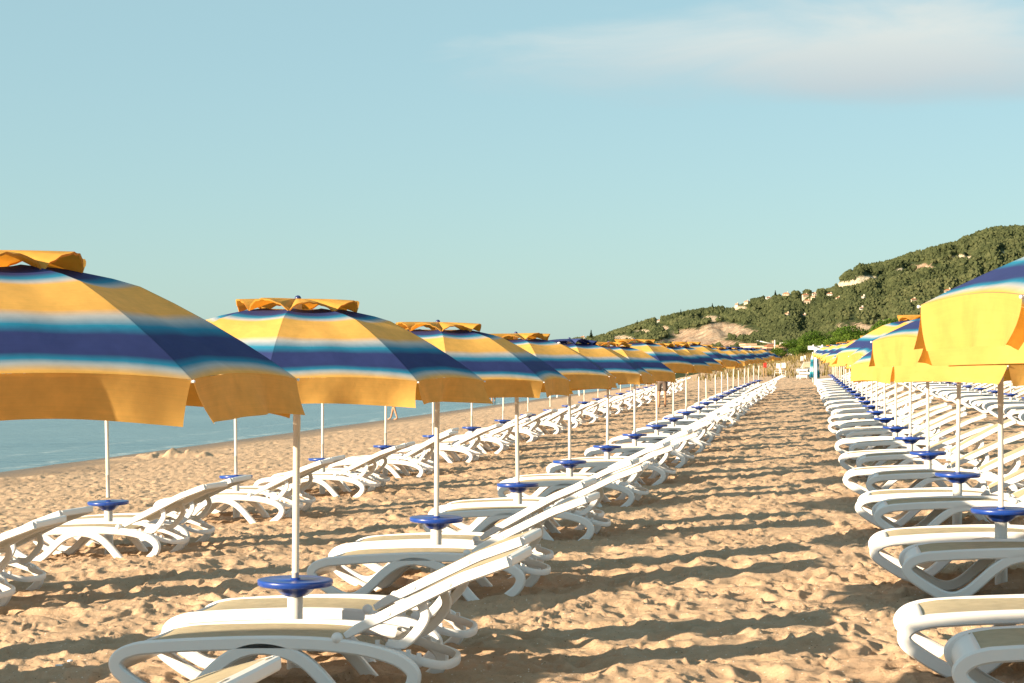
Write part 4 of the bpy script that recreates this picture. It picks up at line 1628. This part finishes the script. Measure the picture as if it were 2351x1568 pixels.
# notice board and wind-break panels on the dune
def board(px, py, wpx, hpx, Y, mat, lab, name='notice_board', cat='sign'):
    x = (px - 1175.5) / FPX * Y
    z = gz(x, Y)
    zc = CAM_Z + (835 - py) / FPX * Y
    wd, hg = wpx * Y / FPX, hpx * Y / FPX
    zc = max(zc, z + hg / 2 + 0.1)
    root = empty(name, (x, Y, z))
    m = MB(); m.box((0, 0, zc - z), (wd, 0.05, hg)); m.build('panel', M[mat], root)
    for sx in (-1, 1):
        m = MB(); m.box((sx * wd * 0.4, 0.06, (zc - z + hg / 2) / 2 - 0.1), (0.06, 0.06, zc - z + hg / 2 + 0.15)); m.build('post', M['wood'], root)
    tag(root, lab, cat)


board(1841, 829, 6, 11, 140, 'white', 'tall narrow white board standing on the dune')
board(1848, 829, 4, 10, 142, 'white', 'smaller white board right of the tall one on the dune')
board(1799, 839, 9, 12, 118, 'shirt', 'white cloth windbreak behind the end of the left parasols, right panel', 'windbreak', 'windbreak')
board(1787, 840, 9, 11, 120, 'shirt', 'white cloth windbreak behind the end of the left parasols, left panel', 'windbreak', 'windbreak')
board(1756, 838, 7, 11, 115, 'red', 'red cloth panel behind the last parasols of the left row', 'windbreak', 'windbreak')

# dune grass
def dune_grass():
    n = 26000
    x = rng.uniform(4, 60, n)
    y = rng.uniform(110, 180, n)
    u = U(x, y)
    dens = sstep(u, -6, 2) * sstep(y + fbm(x / 3.0, y / 3.0, 3, 12) * 10, 110, 119) * (fbm(x / 4, y / 4, 3, 13) > -0.32)
    k = rng.uniform(0, 1, n) < dens
    x, y = x[k], y[k]
    n = len(x)
    z = sand_height(x, y)
    h = rng.uniform(0.15, 0.45, n) * (0.7 + 0.8 * (fbm(x / 2, y / 2, 2, 14) + 0.4))
    a = rng.uniform(0, 6.28, n)
    lean = rng.uniform(-0.3, 0.3, (n, 2)) * h[:, None]
    wv = 0.045
    p0 = np.stack([x - wv * np.cos(a), y - wv * np.sin(a), z - 0.05], 1)
    p1 = np.stack([x + wv * np.cos(a), y + wv * np.sin(a), z - 0.05], 1)
    p2 = np.stack([x + lean[:, 0], y + lean[:, 1], z + h], 1)
    V = np.stack([p0, p1, p2], 1).reshape(-1, 3)
    me = np_mesh('dune_grass', V, np.arange(n * 3).reshape(n, 3), False)
    t = np.clip(0.5 + fbm(x / 5, y / 5, 3, 16) * 0.9 + rng.uniform(-0.25, 0.25, n), 0, 1)
    at_ = me.attributes.new('tint', 'FLOAT', 'POINT')
    at_.data.foreach_set('value', np.repeat(t, 3).astype(np.float32))
    tag(obj('dune_grass', me, M['grass']), 'dry yellow grass growing on the low dune at the end of the beach', 'grass', kind='stuff')


dune_grass()
for o in scn.objects:
    if o.type == 'MESH' and o.parent is None and 'kind' not in o and 'category' not in o:
        print('UNTAGGED', o.name)
print('OBJECTS', len(scn.objects))
